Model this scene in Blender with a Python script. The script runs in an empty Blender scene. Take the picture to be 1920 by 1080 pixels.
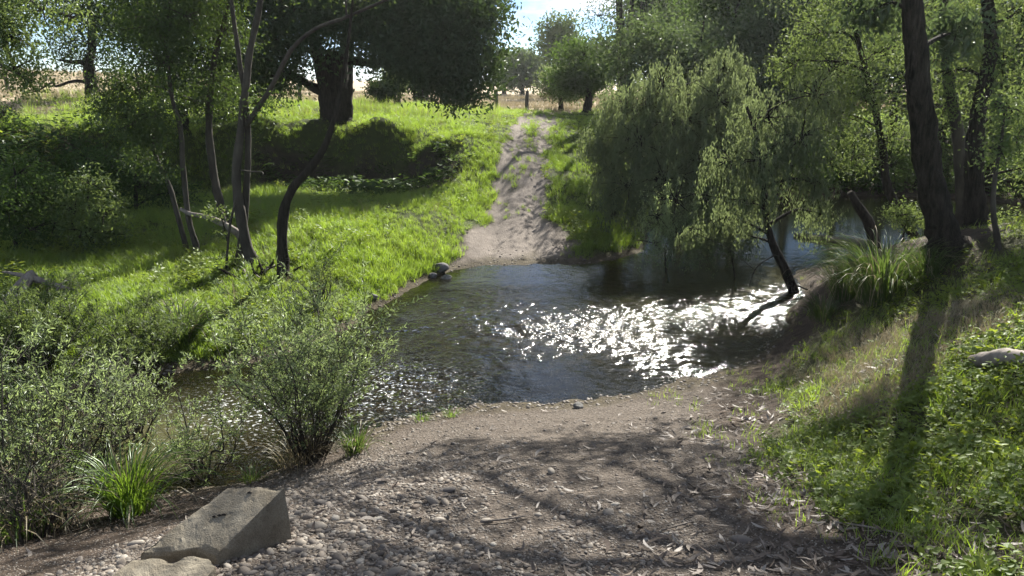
import bpy, math, random
import numpy as np
from mathutils import Vector

random.seed(7)
rng = np.random.default_rng(7)
SC = bpy.context.scene
COL = SC.collection

# ------------------------------------------------------------------ camera, sky, sun, exposure
CAM_Z, PITCH, F = 5.4, math.radians(15.3), 1423.0
SUN_AZ, SUN_EL = math.radians(22.0), math.radians(35.0)
cam = bpy.data.cameras.new('camera')
cam.sensor_width = 36.0
cam.lens = 36.0 * F / 1920.0
cam.clip_end = 3000.0
cam_o = bpy.data.objects.new('camera', cam)
COL.objects.link(cam_o)
cam_o.location = (0, 0, CAM_Z)
cam_o.rotation_euler = (math.pi / 2 - PITCH, 0, 0)
SC.camera = cam_o

world = bpy.data.worlds.new('World')
SC.world = world
world.use_nodes = True
wn, wl = world.node_tree.nodes, world.node_tree.links
wn.clear()
w_out = wn.new('ShaderNodeOutputWorld')
w_bg = wn.new('ShaderNodeBackground')
w_sky = wn.new('ShaderNodeTexSky')
w_sky.sky_type = 'NISHITA'
w_sky.sun_disc = False
w_sky.sun_elevation = SUN_EL
w_sky.sun_rotation = SUN_AZ
w_sky.air_density = 0.6
w_sky.dust_density = 0.0
w_sky.ozone_density = 2.5
w_tc = wn.new('ShaderNodeTexCoord')
w_map = wn.new('ShaderNodeMapping')
w_map.inputs['Scale'].default_value = (1.6, 1.6, 4.5)
w_noise = wn.new('ShaderNodeTexNoise')
w_noise.inputs['Scale'].default_value = 2.6
w_noise.inputs['Detail'].default_value = 8
w_noise.inputs['Roughness'].default_value = 0.55
w_ramp = wn.new('ShaderNodeValToRGB')
w_ramp.color_ramp.elements[0].position = 0.49
w_ramp.color_ramp.elements[1].position = 0.66
w_mix = wn.new('ShaderNodeMix')
w_mix.data_type = 'RGBA'
w_mix.inputs[7].default_value = (12.0, 12.4, 13.0, 1)     # lit cloud, in the sky texture's own units
w_map.inputs['Location'].default_value = (1.5, 2.2, .6)
wl.new(w_tc.outputs['Generated'], w_map.inputs[0])
wl.new(w_map.outputs[0], w_noise.inputs['Vector'])
wl.new(w_noise.outputs['Fac'], w_ramp.inputs[0])
wl.new(w_ramp.outputs[0], w_mix.inputs[0])
wl.new(w_sky.outputs[0], w_mix.inputs[6])
wl.new(w_mix.outputs[2], w_bg.inputs['Color'])
w_bg.inputs['Strength'].default_value = 0.05
wl.new(w_bg.outputs[0], w_out.inputs[0])

sun = bpy.data.lights.new('sun', 'SUN')
sun.energy = 5.0
sun.angle = math.radians(0.55)
sun.color = (1.0, 0.95, 0.86)
sun_o = bpy.data.objects.new('sun', sun)
COL.objects.link(sun_o)
SUN_DIR = Vector((math.sin(SUN_AZ) * math.cos(SUN_EL), math.cos(SUN_AZ) * math.cos(SUN_EL), math.sin(SUN_EL)))
sun_o.rotation_euler = SUN_DIR.to_track_quat('Z', 'Y').to_euler()
sun_o.location = (20, 40, 40)

SC.render.engine = 'CYCLES'
SC.view_settings.view_transform = 'Standard'
SC.view_settings.look = 'None'
SC.view_settings.gamma = 1.0
SC.view_settings.use_curve_mapping = False
SC.view_settings.exposure = 1.65
SC.cycles.max_bounces = 8
SC.cycles.diffuse_bounces = 3
SC.cycles.glossy_bounces = 3
SC.cycles.transmission_bounces = 4
SC.cycles.transparent_max_bounces = 6
SC.cycles.caustics_reflective = False
SC.cycles.caustics_refractive = False
SC.cycles.sample_clamp_indirect = 4.0
SC.cycles.use_denoising = True

# ------------------------------------------------------------------ geometry of view: only used to find where things stand
SP, CP = math.sin(PITCH), math.cos(PITCH)


def ray(px, py):
    a, b = (px - 960) / F, (540 - py) / F
    return np.array([a, CP + b * SP, -SP + b * CP])


def at_y(px, py, y):
    d = ray(px, py)
    t = y / d[1]
    return np.array([d[0] * t, y, CAM_Z + d[2] * t])


def at_z(px, py, z):
    d = ray(px, py)
    t = (z - CAM_Z) / d[2]
    return np.array([d[0] * t, d[1] * t, z])


# ------------------------------------------------------------------ noise
def _hash(ix, iy, s):
    h = (ix.astype(np.int64) * 374761393 + iy.astype(np.int64) * 668265263 + s * 1442695041) & 0x7fffffff
    h = ((h ^ (h >> 13)) * 1274126177) & 0x7fffffff
    return ((h ^ (h >> 16)) & 0xffffff) / float(0xffffff)


def vnoise(x, y, s=0):
    x = np.asarray(x, float); y = np.asarray(y, float)
    ix, iy = np.floor(x), np.floor(y)
    fx, fy = x - ix, y - iy
    fx = fx * fx * (3 - 2 * fx); fy = fy * fy * (3 - 2 * fy)
    a, b = _hash(ix, iy, s), _hash(ix + 1, iy, s)
    c, d = _hash(ix, iy + 1, s), _hash(ix + 1, iy + 1, s)
    return (a + (b - a) * fx) * (1 - fy) + (c + (d - c) * fx) * fy - 0.5


def fbm(x, y, o=4, s=0):
    r, a = 0, 1.0
    for k in range(o):
        r = r + a * vnoise(x * 2 ** k, y * 2 ** k, s + k * 17)
        a *= 0.5
    return r


def sstep(a, b, x):
    t = np.clip((x - a) / (b - a), 0, 1)
    return t * t * (3 - 2 * t)


# ------------------------------------------------------------------ terrain: heights known at points, smooth between them
def Z(px, py, z): return tuple(at_z(px, py, z))
def Y(px, py, y): return tuple(at_y(px, py, y))


CTRL = []
# shoreline on the near side, then round the right spur
for p in [(520, 885), (600, 845), (700, 797), (800, 770), (900, 757), (1020, 758), (1150, 742), (1280, 708), (1400, 680), (1475, 618), (1505, 560)]:
    CTRL.append(Z(*p, 0.0))
CTRL += [(8.3, 21.5, 0), (11.5, 22.5, 0), (17, 22.5, 0)]
for p in [(400, 915), (250, 935), (100, 955), (-60, 965)]:
    CTRL.append(Z(*p, 0.0))
# shoreline on the far side
for p in [(690, 582), (760, 547), (830, 514), (900, 498), (1050, 495), (1150, 488), (1215, 462)]:
    CTRL.append(Z(*p, 0.0))
for p in [(610, 635), (500, 672), (400, 690), (280, 705), (150, 735), (0, 785)]:
    CTRL.append(Z(*p, 0.0))
CTRL += [(5.6, 29.5, 0), (8, 35, 0), (14, 36.5, 0), (22, 35, 0), (-12, 11.2, 0), (-18, 10.5, 0), (-12, 8.2, 0)]
# bed
for p in [(800, 650, -.22), (1000, 620, -.2), (1100, 550, -.18), (1300, 600, -.4), (1400, 500, -.7), (450, 780, -.35), (570, 715, -.22), (250, 800, -.35), (60, 860, -.35),
          (900, 560, -.14), (1000, 700, -.16), (1200, 640, -.28)]:
    CTRL.append(Z(*p))
CTRL += [(11, 28, -1), (18, 29, -1), (-11, 9.7, -.4), (-18, 9.2, -.4)]
# near ground
for p in [(960, 1080, 1.8), (960, 900, 1.42), (960, 825, .8), (600, 1010, 1.6), (560, 930, .85), (700, 900, 1.1), (300, 1060, 1.7), (150, 1050, 1.35), (1300, 1000, 1.75), (1300, 850, 1.2), (1300, 765, .45),
          (1500, 800, 1.05), (1500, 715, .5), (1560, 620, .7), (1620, 860, 1.55), (1750, 860, 1.95), (1900, 960, 2.3), (1900, 700, 2.45), (1900, 560, 2.5), (1770, 475, 2.2), (1650, 565, 1.25), (1700, 660, 1.75), (1580, 500, 1.0)]:
    CTRL.append(Z(*p))
CTRL += [(0, 0, 2.5), (0, -8, 2.8), (-8, 0, 2.2), (8, 0, 2.9), (12, 8, 3.0), (14, 14, 2.7), (20, 12, 3.1), (17, 18, 1.8), (-14, 4, 1.5), (24, 20, 2.0), (11, 18.5, 1.6)]
# left bank and terrace
for p in [(100, 600, .6), (250, 600, .5), (400, 565, .5), (250, 520, .65), (400, 490, .72), (100, 500, .75), (530, 522, .7), (610, 560, .4), (640, 490, .85), (700, 450, 1.0), (800, 400, 1.15), (880, 400, .85),
          (830, 450, .55), (770, 500, .3), (300, 400, 1.2), (100, 400, 1.35), (200, 445, .95), (250, 650, .28)]:
    CTRL.append(Z(*p))
for p in [(830, 262, 34.5), (700, 236, 36.2), (700, 350, 35.2), (600, 232, 36.6), (600, 348, 35.4), (480, 240, 35.6), (480, 335, 34.3), (300, 252, 33.5), (100, 252, 32), (0, 240, 32), (870, 300, 32.5), (845, 335, 31), (780, 352, 32.6),
          (200, 190, 44), (600, 205, 44), (800, 210, 44)]:
    CTRL.append(Y(*p))
# level ground under and above the cut bank
for x_ in (-13.5, -11.2, -9.0, -7.0):
    CTRL += [(x_, 28, 1.1), (x_, 30, .95), (x_, 32, .85), (x_, 33.7, .78 if x_ > -13 else 1.0)]
for x_ in (-16, -13.5, -11.2, -9.0, -7.0, -5.2):
    CTRL += [(x_, 37.4, 3.42), (x_, 38.8, 3.5), (x_, 40.8, 3.55), (x_, 43, 3.62)]
for x_ in (-3.6, -2.0):
    CTRL += [(x_, 37.2, 3.0), (x_, 39.5, 3.25), (x_, 42, 3.35)]
for x_ in (-24, -20):
    CTRL += [(x_, 36, 3.65), (x_, 39, 3.8), (x_, 28, 1.9)]
# track and its right side
for p in [(965, 350, 30), (985, 280, 36), (1000, 236, 42), (1010, 214, 50), (1060, 300, 35), (1080, 240, 42), (1080, 350, 30.5)]:
    CTRL.append(Y(*p))
for p in [(950, 440, .38), (1090, 430, .5), (1170, 408, .35)]:
    CTRL.append(Z(*p))
CTRL += [(10, 44, 2.6), (20, 45, 2.5), (17, 39, .8), (30, 40, 2.5), (26, 27, 1.2), (32, 20, 2.5), (0, 60, 3.4), (20, 60, 3.2), (-20, 52, 4.0), (-30, 42, 4.2), (-40, 60, 5.2), (-20, 16, .9), (-25, 25, 2.0), (-28, 12, .6), (40, 60, 3.2)]
CTRL = np.array(CTRL)


def tps_fit(P, lam=0.02):
    n = len(P)
    d2 = ((P[:, None, :2] - P[None, :, :2]) ** 2).sum(-1)
    K = 0.5 * d2 * np.log(d2 + 1e-9) + lam * np.eye(n)
    Q = np.hstack([np.ones((n, 1)), P[:, :2]])
    A = np.zeros((n + 3, n + 3))
    A[:n, :n] = K; A[:n, n:] = Q; A[n:, :n] = Q.T
    return np.linalg.solve(A, np.concatenate([P[:, 2], np.zeros(3)]))


TPS = tps_fit(CTRL)

# centre line of the track across the far bank
TRK = np.array([[*at_z(962, 505, 0)[:2]], [*at_z(962, 440, .38)[:2]], [*at_y(972, 350, 30)[:2]], [*at_y(988, 280, 36)[:2]], [*at_y(1002, 236, 42)[:2]], [*at_y(1014, 214, 50)[:2]], [3.0, 58], [7.0, 70]])
TRK0 = np.array([[0.4, 11.8], [0.1, 8], [-0.2, 4], [-0.4, -6]])


def track_off(x, y):
    return x - np.interp(y, TRK[:, 1], TRK[:, 0])


def far_z(x, y):
    hill = 3.4 * sstep(8, 62, -x - 0.10 * (y - 60)) * sstep(45, 105, y)
    return 3.3 + hill - 0.004 * np.clip(y - 60, 0, 400) + 0.35 * fbm(x / 30, y / 30, 2, 5)


def height(x, y, fine=True):
    x = np.atleast_1d(np.asarray(x, float)); y = np.atleast_1d(np.asarray(y, float))
    out = np.empty_like(x)
    xc, yc = np.clip(x, -42, 42), np.clip(y, -9, 62)
    for i in range(0, len(x), 20000):
        a, b = xc[i:i + 20000, None], yc[i:i + 20000, None]
        d2 = (a - CTRL[None, :, 0]) ** 2 + (b - CTRL[None, :, 1]) ** 2
        out[i:i + 20000] = (0.5 * d2 * np.log(d2 + 1e-9)) @ TPS[:-3] + TPS[-3] + TPS[-2] * a[:, 0] + TPS[-1] * b[:, 0]
    far = np.maximum(sstep(50, 62, y), sstep(32, 42, np.abs(x)) * sstep(20, 40, y))
    out = out * (1 - far) + far_z(x, y) * far
    # ruts of the track
    to = track_off(x, y)
    on = sstep(22.5, 24, y) * (1 - sstep(55, 62, y))
    rut = np.exp(-((np.abs(to) - 0.66) / 0.2) ** 2) * 0.11 - np.exp(-(to / 0.3) ** 2) * 0.04
    out = out - rut * on
    # a shallow sag where wheels have come out on the near side
    if fine:
        k = 0.35 + 0.65 * sstep(20, 45, y)
        out = out + 0.16 * k * fbm(x / 1.9, y / 1.9, 3, 1) * (1 - 0.6 * on * (np.abs(to) < 1.3)) + 0.035 * fbm(x / 0.35, y / 0.35, 3, 9)
        # bank face broken into clods
        out = out + 0.2 * fbm(x / 0.42, y / 0.6, 3, 31) * sstep(32.5, 34, y) * (1 - sstep(36.5, 37.5, y)) * sstep(-16, -13, x) * (1 - sstep(-3, -1, x))
    return out


def hz(x, y): return float(height([x], [y])[0])


def on_ground(px, py):
    """the point of the ground seen at a pixel of the photograph"""
    d = ray(px, py)
    t = np.concatenate([np.linspace(4, 60, 900), np.linspace(60, 300, 300)])
    X, Yv, Zv = d[0] * t, d[1] * t, CAM_Z + d[2] * t
    h = height(X, Yv)
    below = np.nonzero(Zv <= h)[0]
    i = below[0] if len(below) else len(t) - 1
    return np.array([X[i], Yv[i], h[i]])


# ------------------------------------------------------------------ object helpers
def link(o): COL.objects.link(o); return o


def tag(o, label=None, cat=None, group=None, kind=None):
    if label: o['label'] = label
    if cat: o['category'] = cat
    if group: o['group'] = group
    if kind: o['kind'] = kind
    return o


def empty(name, loc):
    o = bpy.data.objects.new(name, None)
    o.empty_display_size = 0.2
    o.location = [float(v) for v in loc]
    return link(o)


def make_mesh(name, V, Fc, mats, attrs=None, mat_idx=None, smooth=False):
    """V (n,3) array; Fc (m,k) array, or list of arrays with different k"""
    me = bpy.data.meshes.new(name)
    if isinstance(Fc, np.ndarray): Fc = [Fc]
    Fc = [f for f in Fc if len(f)]
    V = np.ascontiguousarray(V, dtype=np.float32)
    me.vertices.add(len(V))
    me.vertices.foreach_set('co', V.ravel())
    loops = np.concatenate([f.ravel() for f in Fc]).astype(np.int32)
    tot = np.concatenate([np.full(len(f), f.shape[1], np.int32) for f in Fc])
    start = np.concatenate([[0], np.cumsum(tot)[:-1]]).astype(np.int32)
    me.loops.add(len(loops))
    me.loops.foreach_set('vertex_index', loops)
    me.polygons.add(len(tot))
    me.polygons.foreach_set('loop_start', start)
    me.polygons.foreach_set('loop_total', tot)
    if mat_idx is not None:
        me.polygons.foreach_set('material_index', np.asarray(mat_idx, np.int32))
    me.polygons.foreach_set('use_smooth', np.full(len(tot), smooth, bool))
    for m in (mats if isinstance(mats, (list, tuple)) else [mats]):
        me.materials.append(m)
    for k, (dom, a) in (attrs or {}).items():
        at = me.attributes.new(k, 'FLOAT', dom)
        at.data.foreach_set('value', np.ascontiguousarray(a, dtype=np.float32).ravel())
    me.update(calc_edges=True)
    return me


def add(name, me, parent=None, loc=None):
    o = bpy.data.objects.new(name, me)
    if loc is not None: o.location = [float(v) for v in loc]
    if parent is not None: o.parent = parent
    return link(o)


class Geo:
    """collects vertices and faces of several pieces of ONE part"""
    def __init__(s): s.V, s.F, s.M, s.R, s.n = [], [], [], [], 0
    def put(s, V, Fc, m=0, rnd=None):
        V = np.asarray(V, float); Fc = np.asarray(Fc, int)
        s.V.append(V); s.F.append(Fc + s.n); s.n += len(V)
        s.M.append(np.full(len(Fc), m)); s.R.append(np.full(len(Fc), 0.5) if rnd is None else rnd)
    def mesh(s, name, mats, off=None, smooth=False):
        V = np.vstack(s.V)
        if off is not None: V = V - np.asarray(off)[None]
        # group faces by size, keep material order
        F3 = [(f, m, r) for f, m, r in zip(s.F, s.M, s.R) if f.shape[1] == 3]
        F4 = [(f, m, r) for f, m, r in zip(s.F, s.M, s.R) if f.shape[1] == 4]
        G = [g for g in (F3, F4) if g]
        Fc = [np.vstack([x[0] for x in g]) for g in G]
        mi = np.concatenate([x[1] for g in G for x in g]); rn = np.concatenate([x[2] for g in G for x in g])
        return make_mesh(name, V, Fc, mats, {'rnd': ('FACE', rn)}, mi, smooth)


def smooth_path(P, n):
    """Catmull-Rom through points with radius, n samples a piece"""
    P = np.asarray(P, float)
    Q = np.vstack([2 * P[0] - P[1], P, 2 * P[-1] - P[-2]])
    out = []
    for i in range(1, len(Q) - 2):
        for t in np.linspace(0, 1, n, endpoint=False):
            p0, p1, p2, p3 = Q[i - 1], Q[i], Q[i + 1], Q[i + 2]
            out.append(0.5 * (2 * p1 + (p2 - p0) * t + (2 * p0 - 5 * p1 + 4 * p2 - p3) * t ** 2 + (-p0 + 3 * p1 - 3 * p2 + p3) * t ** 3))
    out.append(P[-1])
    return np.array(out)


def tube(path, rad, sides=10, lump=0.0, cap=True, seed=0):
    """a tube along path with radius rad; lump makes its section uneven"""
    path = np.asarray(path, float); rad = np.asarray(rad, float)
    n = len(path)
    T = np.gradient(path, axis=0); T /= np.linalg.norm(T, axis=1)[:, None] + 1e-9
    up = np.array([0.3, 0.95, 0.1]) if abs(T[0][2]) > 0.6 else np.array([0.05, 0.1, 1.0])
    A = np.cross(T, up); A /= np.linalg.norm(A, axis=1)[:, None] + 1e-9
    B = np.cross(A, T)
    th = np.linspace(0, 2 * math.pi, sides, endpoint=False)
    rr = np.repeat(rad[:, None], sides, 1)
    if lump:
        s = np.arange(n)[:, None] * 0.37
        rr = rr * (1 + lump * 2 * vnoise(np.cos(th)[None] * 1.4 + 7.1 + seed, np.sin(th)[None] * 1.4 + s, seed) + lump * vnoise(th[None] * 1.6 + seed, s * 3.1 + 3, seed + 3))
    V = path[:, None] + A[:, None] * (np.cos(th)[None, :, None] * rr[:, :, None]) + B[:, None] * (np.sin(th)[None, :, None] * rr[:, :, None])
    V = V.reshape(-1, 3)
    i, j = np.meshgrid(np.arange(n - 1), np.arange(sides), indexing='ij')
    a = i * sides + j; b = i * sides + (j + 1) % sides
    Fc = np.stack([a, b, b + sides, a + sides], -1).reshape(-1, 4)
    if cap:
        V = np.vstack([V, path[0], path[-1]])
        c0, c1 = n * sides, n * sides + 1
        k = np.arange(sides)
        e = (k + 1) % sides
        F3 = np.vstack([np.stack([e, k, np.full(sides, c0), np.full(sides, c0)], -1), np.stack([(n - 1) * sides + k, (n - 1) * sides + e, np.full(sides, c1), np.full(sides, c1)], -1)])
        return V, Fc, F3[:, :3]
    return V, Fc, None


def tube_mesh(name, P, mat, sides=12, per=5, lump=0.08, off=(0, 0, 0), seed=0, smooth=True):
    """P rows are x, y, z, radius"""
    S = smooth_path(P, per)
    V, Fc, C = tube(S[:, :3], np.maximum(S[:, 3], 0.002), sides, lump, True, seed)
    me = make_mesh(name, V - np.asarray(off)[None], [C, Fc], mat, None, None, smooth)
    return me


def unit(v): return v / (np.linalg.norm(v, axis=-1, keepdims=True) + 1e-9)


def leaf_quads(P, D, L, W, fold=0.12, mid=0.45, rs=rng):
    """one folded lozenge a leaf: P bases, D directions, L lengths, W widths"""
    n = len(P)
    N = unit(np.cross(D, rs.normal(size=(n, 3))))
    S = np.cross(D, N)
    L = np.broadcast_to(L, n)[:, None]; W = np.broadcast_to(W, n)[:, None]
    m = P + D * L * mid
    V = np.stack([P, m + S * W / 2 + N * W * fold, P + D * L - N * L * 0.06, m - S * W / 2 + N * W * fold], 1).reshape(-1, 3)
    Fc = np.arange(4 * n).reshape(n, 4)
    return V, Fc


# ------------------------------------------------------------------ materials
def node_mat(name):
    m = bpy.data.materials.new(name)
    m.use_nodes = True
    n = m.node_tree.nodes
    n.clear()
    return m, n, m.node_tree.links


def leaf_mat(name, cols, trans, tfac=0.45, gloss=0.06, rough=0.45):
    """cols: list of leaf colours picked at random leaf by leaf; trans: colour of light that passes through"""
    m, n, l = node_mat(name)
    out = n.new('ShaderNodeOutputMaterial')
    at = n.new('ShaderNodeAttribute'); at.attribute_name = 'rnd'
    oi = n.new('ShaderNodeObjectInfo')
    ad = n.new('ShaderNodeMath'); ad.operation = 'MULTIPLY_ADD'; ad.inputs[1].default_value = 0.35
    fr = n.new('ShaderNodeMath'); fr.operation = 'FRACT'
    ns = n.new('ShaderNodeTexNoise'); ns.inputs['Scale'].default_value = .7; ns.inputs['Detail'].default_value = 3
    l.new(oi.outputs['Location'], ns.inputs['Vector'])
    ad2 = n.new('ShaderNodeMath'); ad2.operation = 'MULTIPLY_ADD'; ad2.inputs[1].default_value = 1.3; ad2.inputs[2].default_value = -.65
    l.new(ns.outputs['Fac'], ad2.inputs[0])
    sc_ = n.new('ShaderNodeMath'); sc_.operation = 'MULTIPLY_ADD'; sc_.inputs[1].default_value = .75; l.new(at.outputs['Fac'], sc_.inputs[0]); l.new(ad2.outputs[0], sc_.inputs[2])
    l.new(oi.outputs['Random'], ad.inputs[0]); l.new(sc_.outputs[0], ad.inputs[2])
    fr.operation = 'MAXIMUM'; fr.inputs[1].default_value = 0.0; l.new(ad.outputs[0], fr.inputs[0])
    cr = n.new('ShaderNodeValToRGB')
    e = cr.color_ramp.elements
    e[0].color = (*cols[0], 1); e[1].color = (*cols[-1], 1)
    for i, c in enumerate(cols[1:-1]):
        x = e.new((i + 1) / (len(cols) - 1)); x.color = (*c, 1)
    l.new(fr.outputs[0], cr.inputs[0])
    df = n.new('ShaderNodeBsdfDiffuse'); l.new(cr.outputs[0], df.inputs[0])
    tr = n.new('ShaderNodeBsdfTranslucent')
    mx = n.new('ShaderNodeMix'); mx.data_type = 'RGBA'; mx.blend_type = 'MIX'; mx.inputs[0].default_value = 0.55
    mx.inputs[7].default_value = (*trans, 1)
    l.new(cr.outputs[0], mx.inputs[6]); l.new(mx.outputs[2], tr.inputs[0])
    m1 = n.new('ShaderNodeMixShader'); m1.inputs[0].default_value = tfac
    l.new(df.outputs[0], m1.inputs[1]); l.new(tr.outputs[0], m1.inputs[2])
    gl = n.new('ShaderNodeBsdfGlossy'); gl.inputs['Roughness'].default_value = rough
    gl.inputs[0].default_value = (0.9, 0.95, 0.9, 1)
    m2 = n.new('ShaderNodeMixShader'); m2.inputs[0].default_value = gloss
    l.new(m1.outputs[0], m2.inputs[1]); l.new(gl.outputs[0], m2.inputs[2])
    l.new(m2.outputs[0], out.inputs[0])
    return m


def solid_mat(name, c1, c2, scale=6.0, rough=0.85, bump=0.3, c3=None, stretch=(1, 1, 1), bdist=0.02, spec=0.25):
    m, n, l = node_mat(name)
    out = n.new('ShaderNodeOutputMaterial'); bs = n.new('ShaderNodeBsdfPrincipled')
    tc = n.new('ShaderNodeTexCoord'); mp = n.new('ShaderNodeMapping'); mp.inputs['Scale'].default_value = stretch
    l.new(tc.outputs['Object'], mp.inputs[0])
    no = n.new('ShaderNodeTexNoise'); no.inputs['Scale'].default_value = scale; no.inputs['Detail'].default_value = 6; no.inputs['Roughness'].default_value = 0.65
    l.new(mp.outputs[0], no.inputs['Vector'])
    cr = n.new('ShaderNodeValToRGB')
    e = cr.color_ramp.elements
    e[0].position, e[1].position = 0.32, 0.68
    e[0].color = (*c1, 1); e[1].color = (*c2, 1)
    if c3: x = e.new(0.8); x.color = (*c3, 1)
    l.new(no.outputs['Fac'], cr.inputs[0]); l.new(cr.outputs[0], bs.inputs['Base Color'])
    bs.inputs['Roughness'].default_value = rough
    bs.inputs['Specular IOR Level'].default_value = spec
    n2 = n.new('ShaderNodeTexNoise'); n2.inputs['Scale'].default_value = scale * 4; n2.inputs['Detail'].default_value = 5
    l.new(mp.outputs[0], n2.inputs['Vector'])
    bp = n.new('ShaderNodeBump'); bp.inputs['Strength'].default_value = bump; bp.inputs['Distance'].default_value = bdist
    l.new(n2.outputs['Fac'], bp.inputs['Height']); l.new(bp.outputs[0], bs.inputs['Normal'])
    l.new(bs.outputs[0], out.inputs[0])
    return m


def rnd_mat(name, cols, rough=0.8, spec=0.3):
    """plain colour picked by object or instance: stones and fallen leaves"""
    m, n, l = node_mat(name)
    out = n.new('ShaderNodeOutputMaterial'); bs = n.new('ShaderNodeBsdfPrincipled')
    oi = n.new('ShaderNodeObjectInfo'); cr = n.new('ShaderNodeValToRGB'); cr.color_ramp.interpolation = 'LINEAR'
    e = cr.color_ramp.elements
    e[0].color = (*cols[0], 1); e[1].color = (*cols[-1], 1)
    for i, c in enumerate(cols[1:-1]):
        x = e.new((i + 1) / (len(cols) - 1)); x.color = (*c, 1)
    l.new(oi.outputs['Random'], cr.inputs[0])
    tc = n.new('ShaderNodeTexCoord'); no = n.new('ShaderNodeTexNoise'); no.inputs['Scale'].default_value = 30; no.inputs['Detail'].default_value = 4
    l.new(tc.outputs['Object'], no.inputs['Vector'])
    mx = n.new('ShaderNodeMix'); mx.data_type = 'RGBA'; mx.blend_type = 'MULTIPLY'; mx.inputs[0].default_value = 0.5
    l.new(cr.outputs[0], mx.inputs[6]); l.new(no.outputs['Fac'], mx.inputs[7]); l.new(mx.outputs[2], bs.inputs['Base Color'])
    bs.inputs['Roughness'].default_value = rough; bs.inputs['Specular IOR Level'].default_value = spec
    l.new(bs.outputs[0], out.inputs[0])
    return m


M = {}
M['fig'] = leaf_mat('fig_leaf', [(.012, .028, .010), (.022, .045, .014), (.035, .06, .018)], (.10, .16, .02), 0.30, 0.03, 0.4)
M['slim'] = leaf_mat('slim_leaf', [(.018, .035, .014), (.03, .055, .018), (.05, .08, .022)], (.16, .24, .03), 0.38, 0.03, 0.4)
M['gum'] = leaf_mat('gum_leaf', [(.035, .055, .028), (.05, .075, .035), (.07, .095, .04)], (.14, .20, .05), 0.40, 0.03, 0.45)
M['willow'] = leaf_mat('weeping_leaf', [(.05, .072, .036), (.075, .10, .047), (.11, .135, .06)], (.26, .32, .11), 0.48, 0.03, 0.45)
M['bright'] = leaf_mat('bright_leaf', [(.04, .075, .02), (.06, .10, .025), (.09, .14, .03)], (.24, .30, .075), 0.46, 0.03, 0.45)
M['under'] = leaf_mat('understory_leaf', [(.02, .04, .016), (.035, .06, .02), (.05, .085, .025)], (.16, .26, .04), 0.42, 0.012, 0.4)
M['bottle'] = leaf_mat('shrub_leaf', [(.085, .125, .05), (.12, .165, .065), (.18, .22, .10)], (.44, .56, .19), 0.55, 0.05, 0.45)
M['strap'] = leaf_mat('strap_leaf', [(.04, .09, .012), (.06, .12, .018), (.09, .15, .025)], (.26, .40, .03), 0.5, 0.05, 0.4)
M['sedge'] = leaf_mat('sedge_leaf', [(.025, .05, .014), (.04, .07, .02), (.065, .095, .03)], (.18, .27, .04), 0.42, 0.035, 0.4)
M['dry'] = leaf_mat('dry_blade', [(.17, .135, .08), (.23, .19, .115), (.30, .25, .16)], (.28, .235, .13), 0.35, 0.05, 0.5)
M['grass'] = leaf_mat('grass_blade', [(.045, .09, .012), (.08, .135, .014), (.13, .17, .022), (.20, .19, .05)], (.44, .64, .05), 0.6, 0.05, 0.45)
M['shadegrass'] = leaf_mat('shade_grass_blade', [(.03, .06, .012), (.045, .085, .016), (.065, .10, .02)], (.20, .34, .03), 0.45, 0.05, 0.45)
M['herb'] = leaf_mat('herb_leaf', [(.07, .11, .018), (.11, .16, .025), (.17, .21, .04)], (.42, .50, .04), 0.5, 0.025, 0.5)
M['bark'] = solid_mat('dark_bark', (.010, .009, .007), (.05, .044, .034), 16, 0.95, 1.0, (.12, .11, .09), (1, 1, .16), .05, .1)
M['palebark'] = solid_mat('grey_bark', (.022, .019, .015), (.075, .066, .052), 4, 0.85, 0.5, (.16, .14, .115), (1, 1, .3), .02)
M['deadwood'] = solid_mat('dead_wood', (.09, .075, .06), (.26, .23, .20), 5, 0.85, 0.6, (.34, .31, .28), (1, 1, .4), .02)
M['post'] = solid_mat('post_wood', (.06, .05, .04), (.14, .12, .10), 9, 0.9, 0.4, None, (1, 1, .2), .01)
M['wire'] = solid_mat('fence_wire', (.2, .2, .2), (.3, .3, .3), 9, 0.5, 0.0)
M['rock'] = solid_mat('grey_rock', (.07, .068, .065), (.20, .195, .185), 5, 0.9, 0.8, (.27, .265, .25), (1, 1, 1), .03)
M['pebble'] = rnd_mat('pebble_stone', [(.08, .066, .054), (.21, .175, .14), (.13, .115, .104), (.28, .245, .20), (.16, .12, .09), (.38, .35, .30)], 0.75, 0.35)
M['litter'] = rnd_mat('fallen_leaf_skin', [(.09, .06, .04), (.19, .145, .105), (.13, .095, .07), (.34, .30, .255), (.08, .052, .035), (.16, .12, .09)], 0.6, 0.4)


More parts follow.
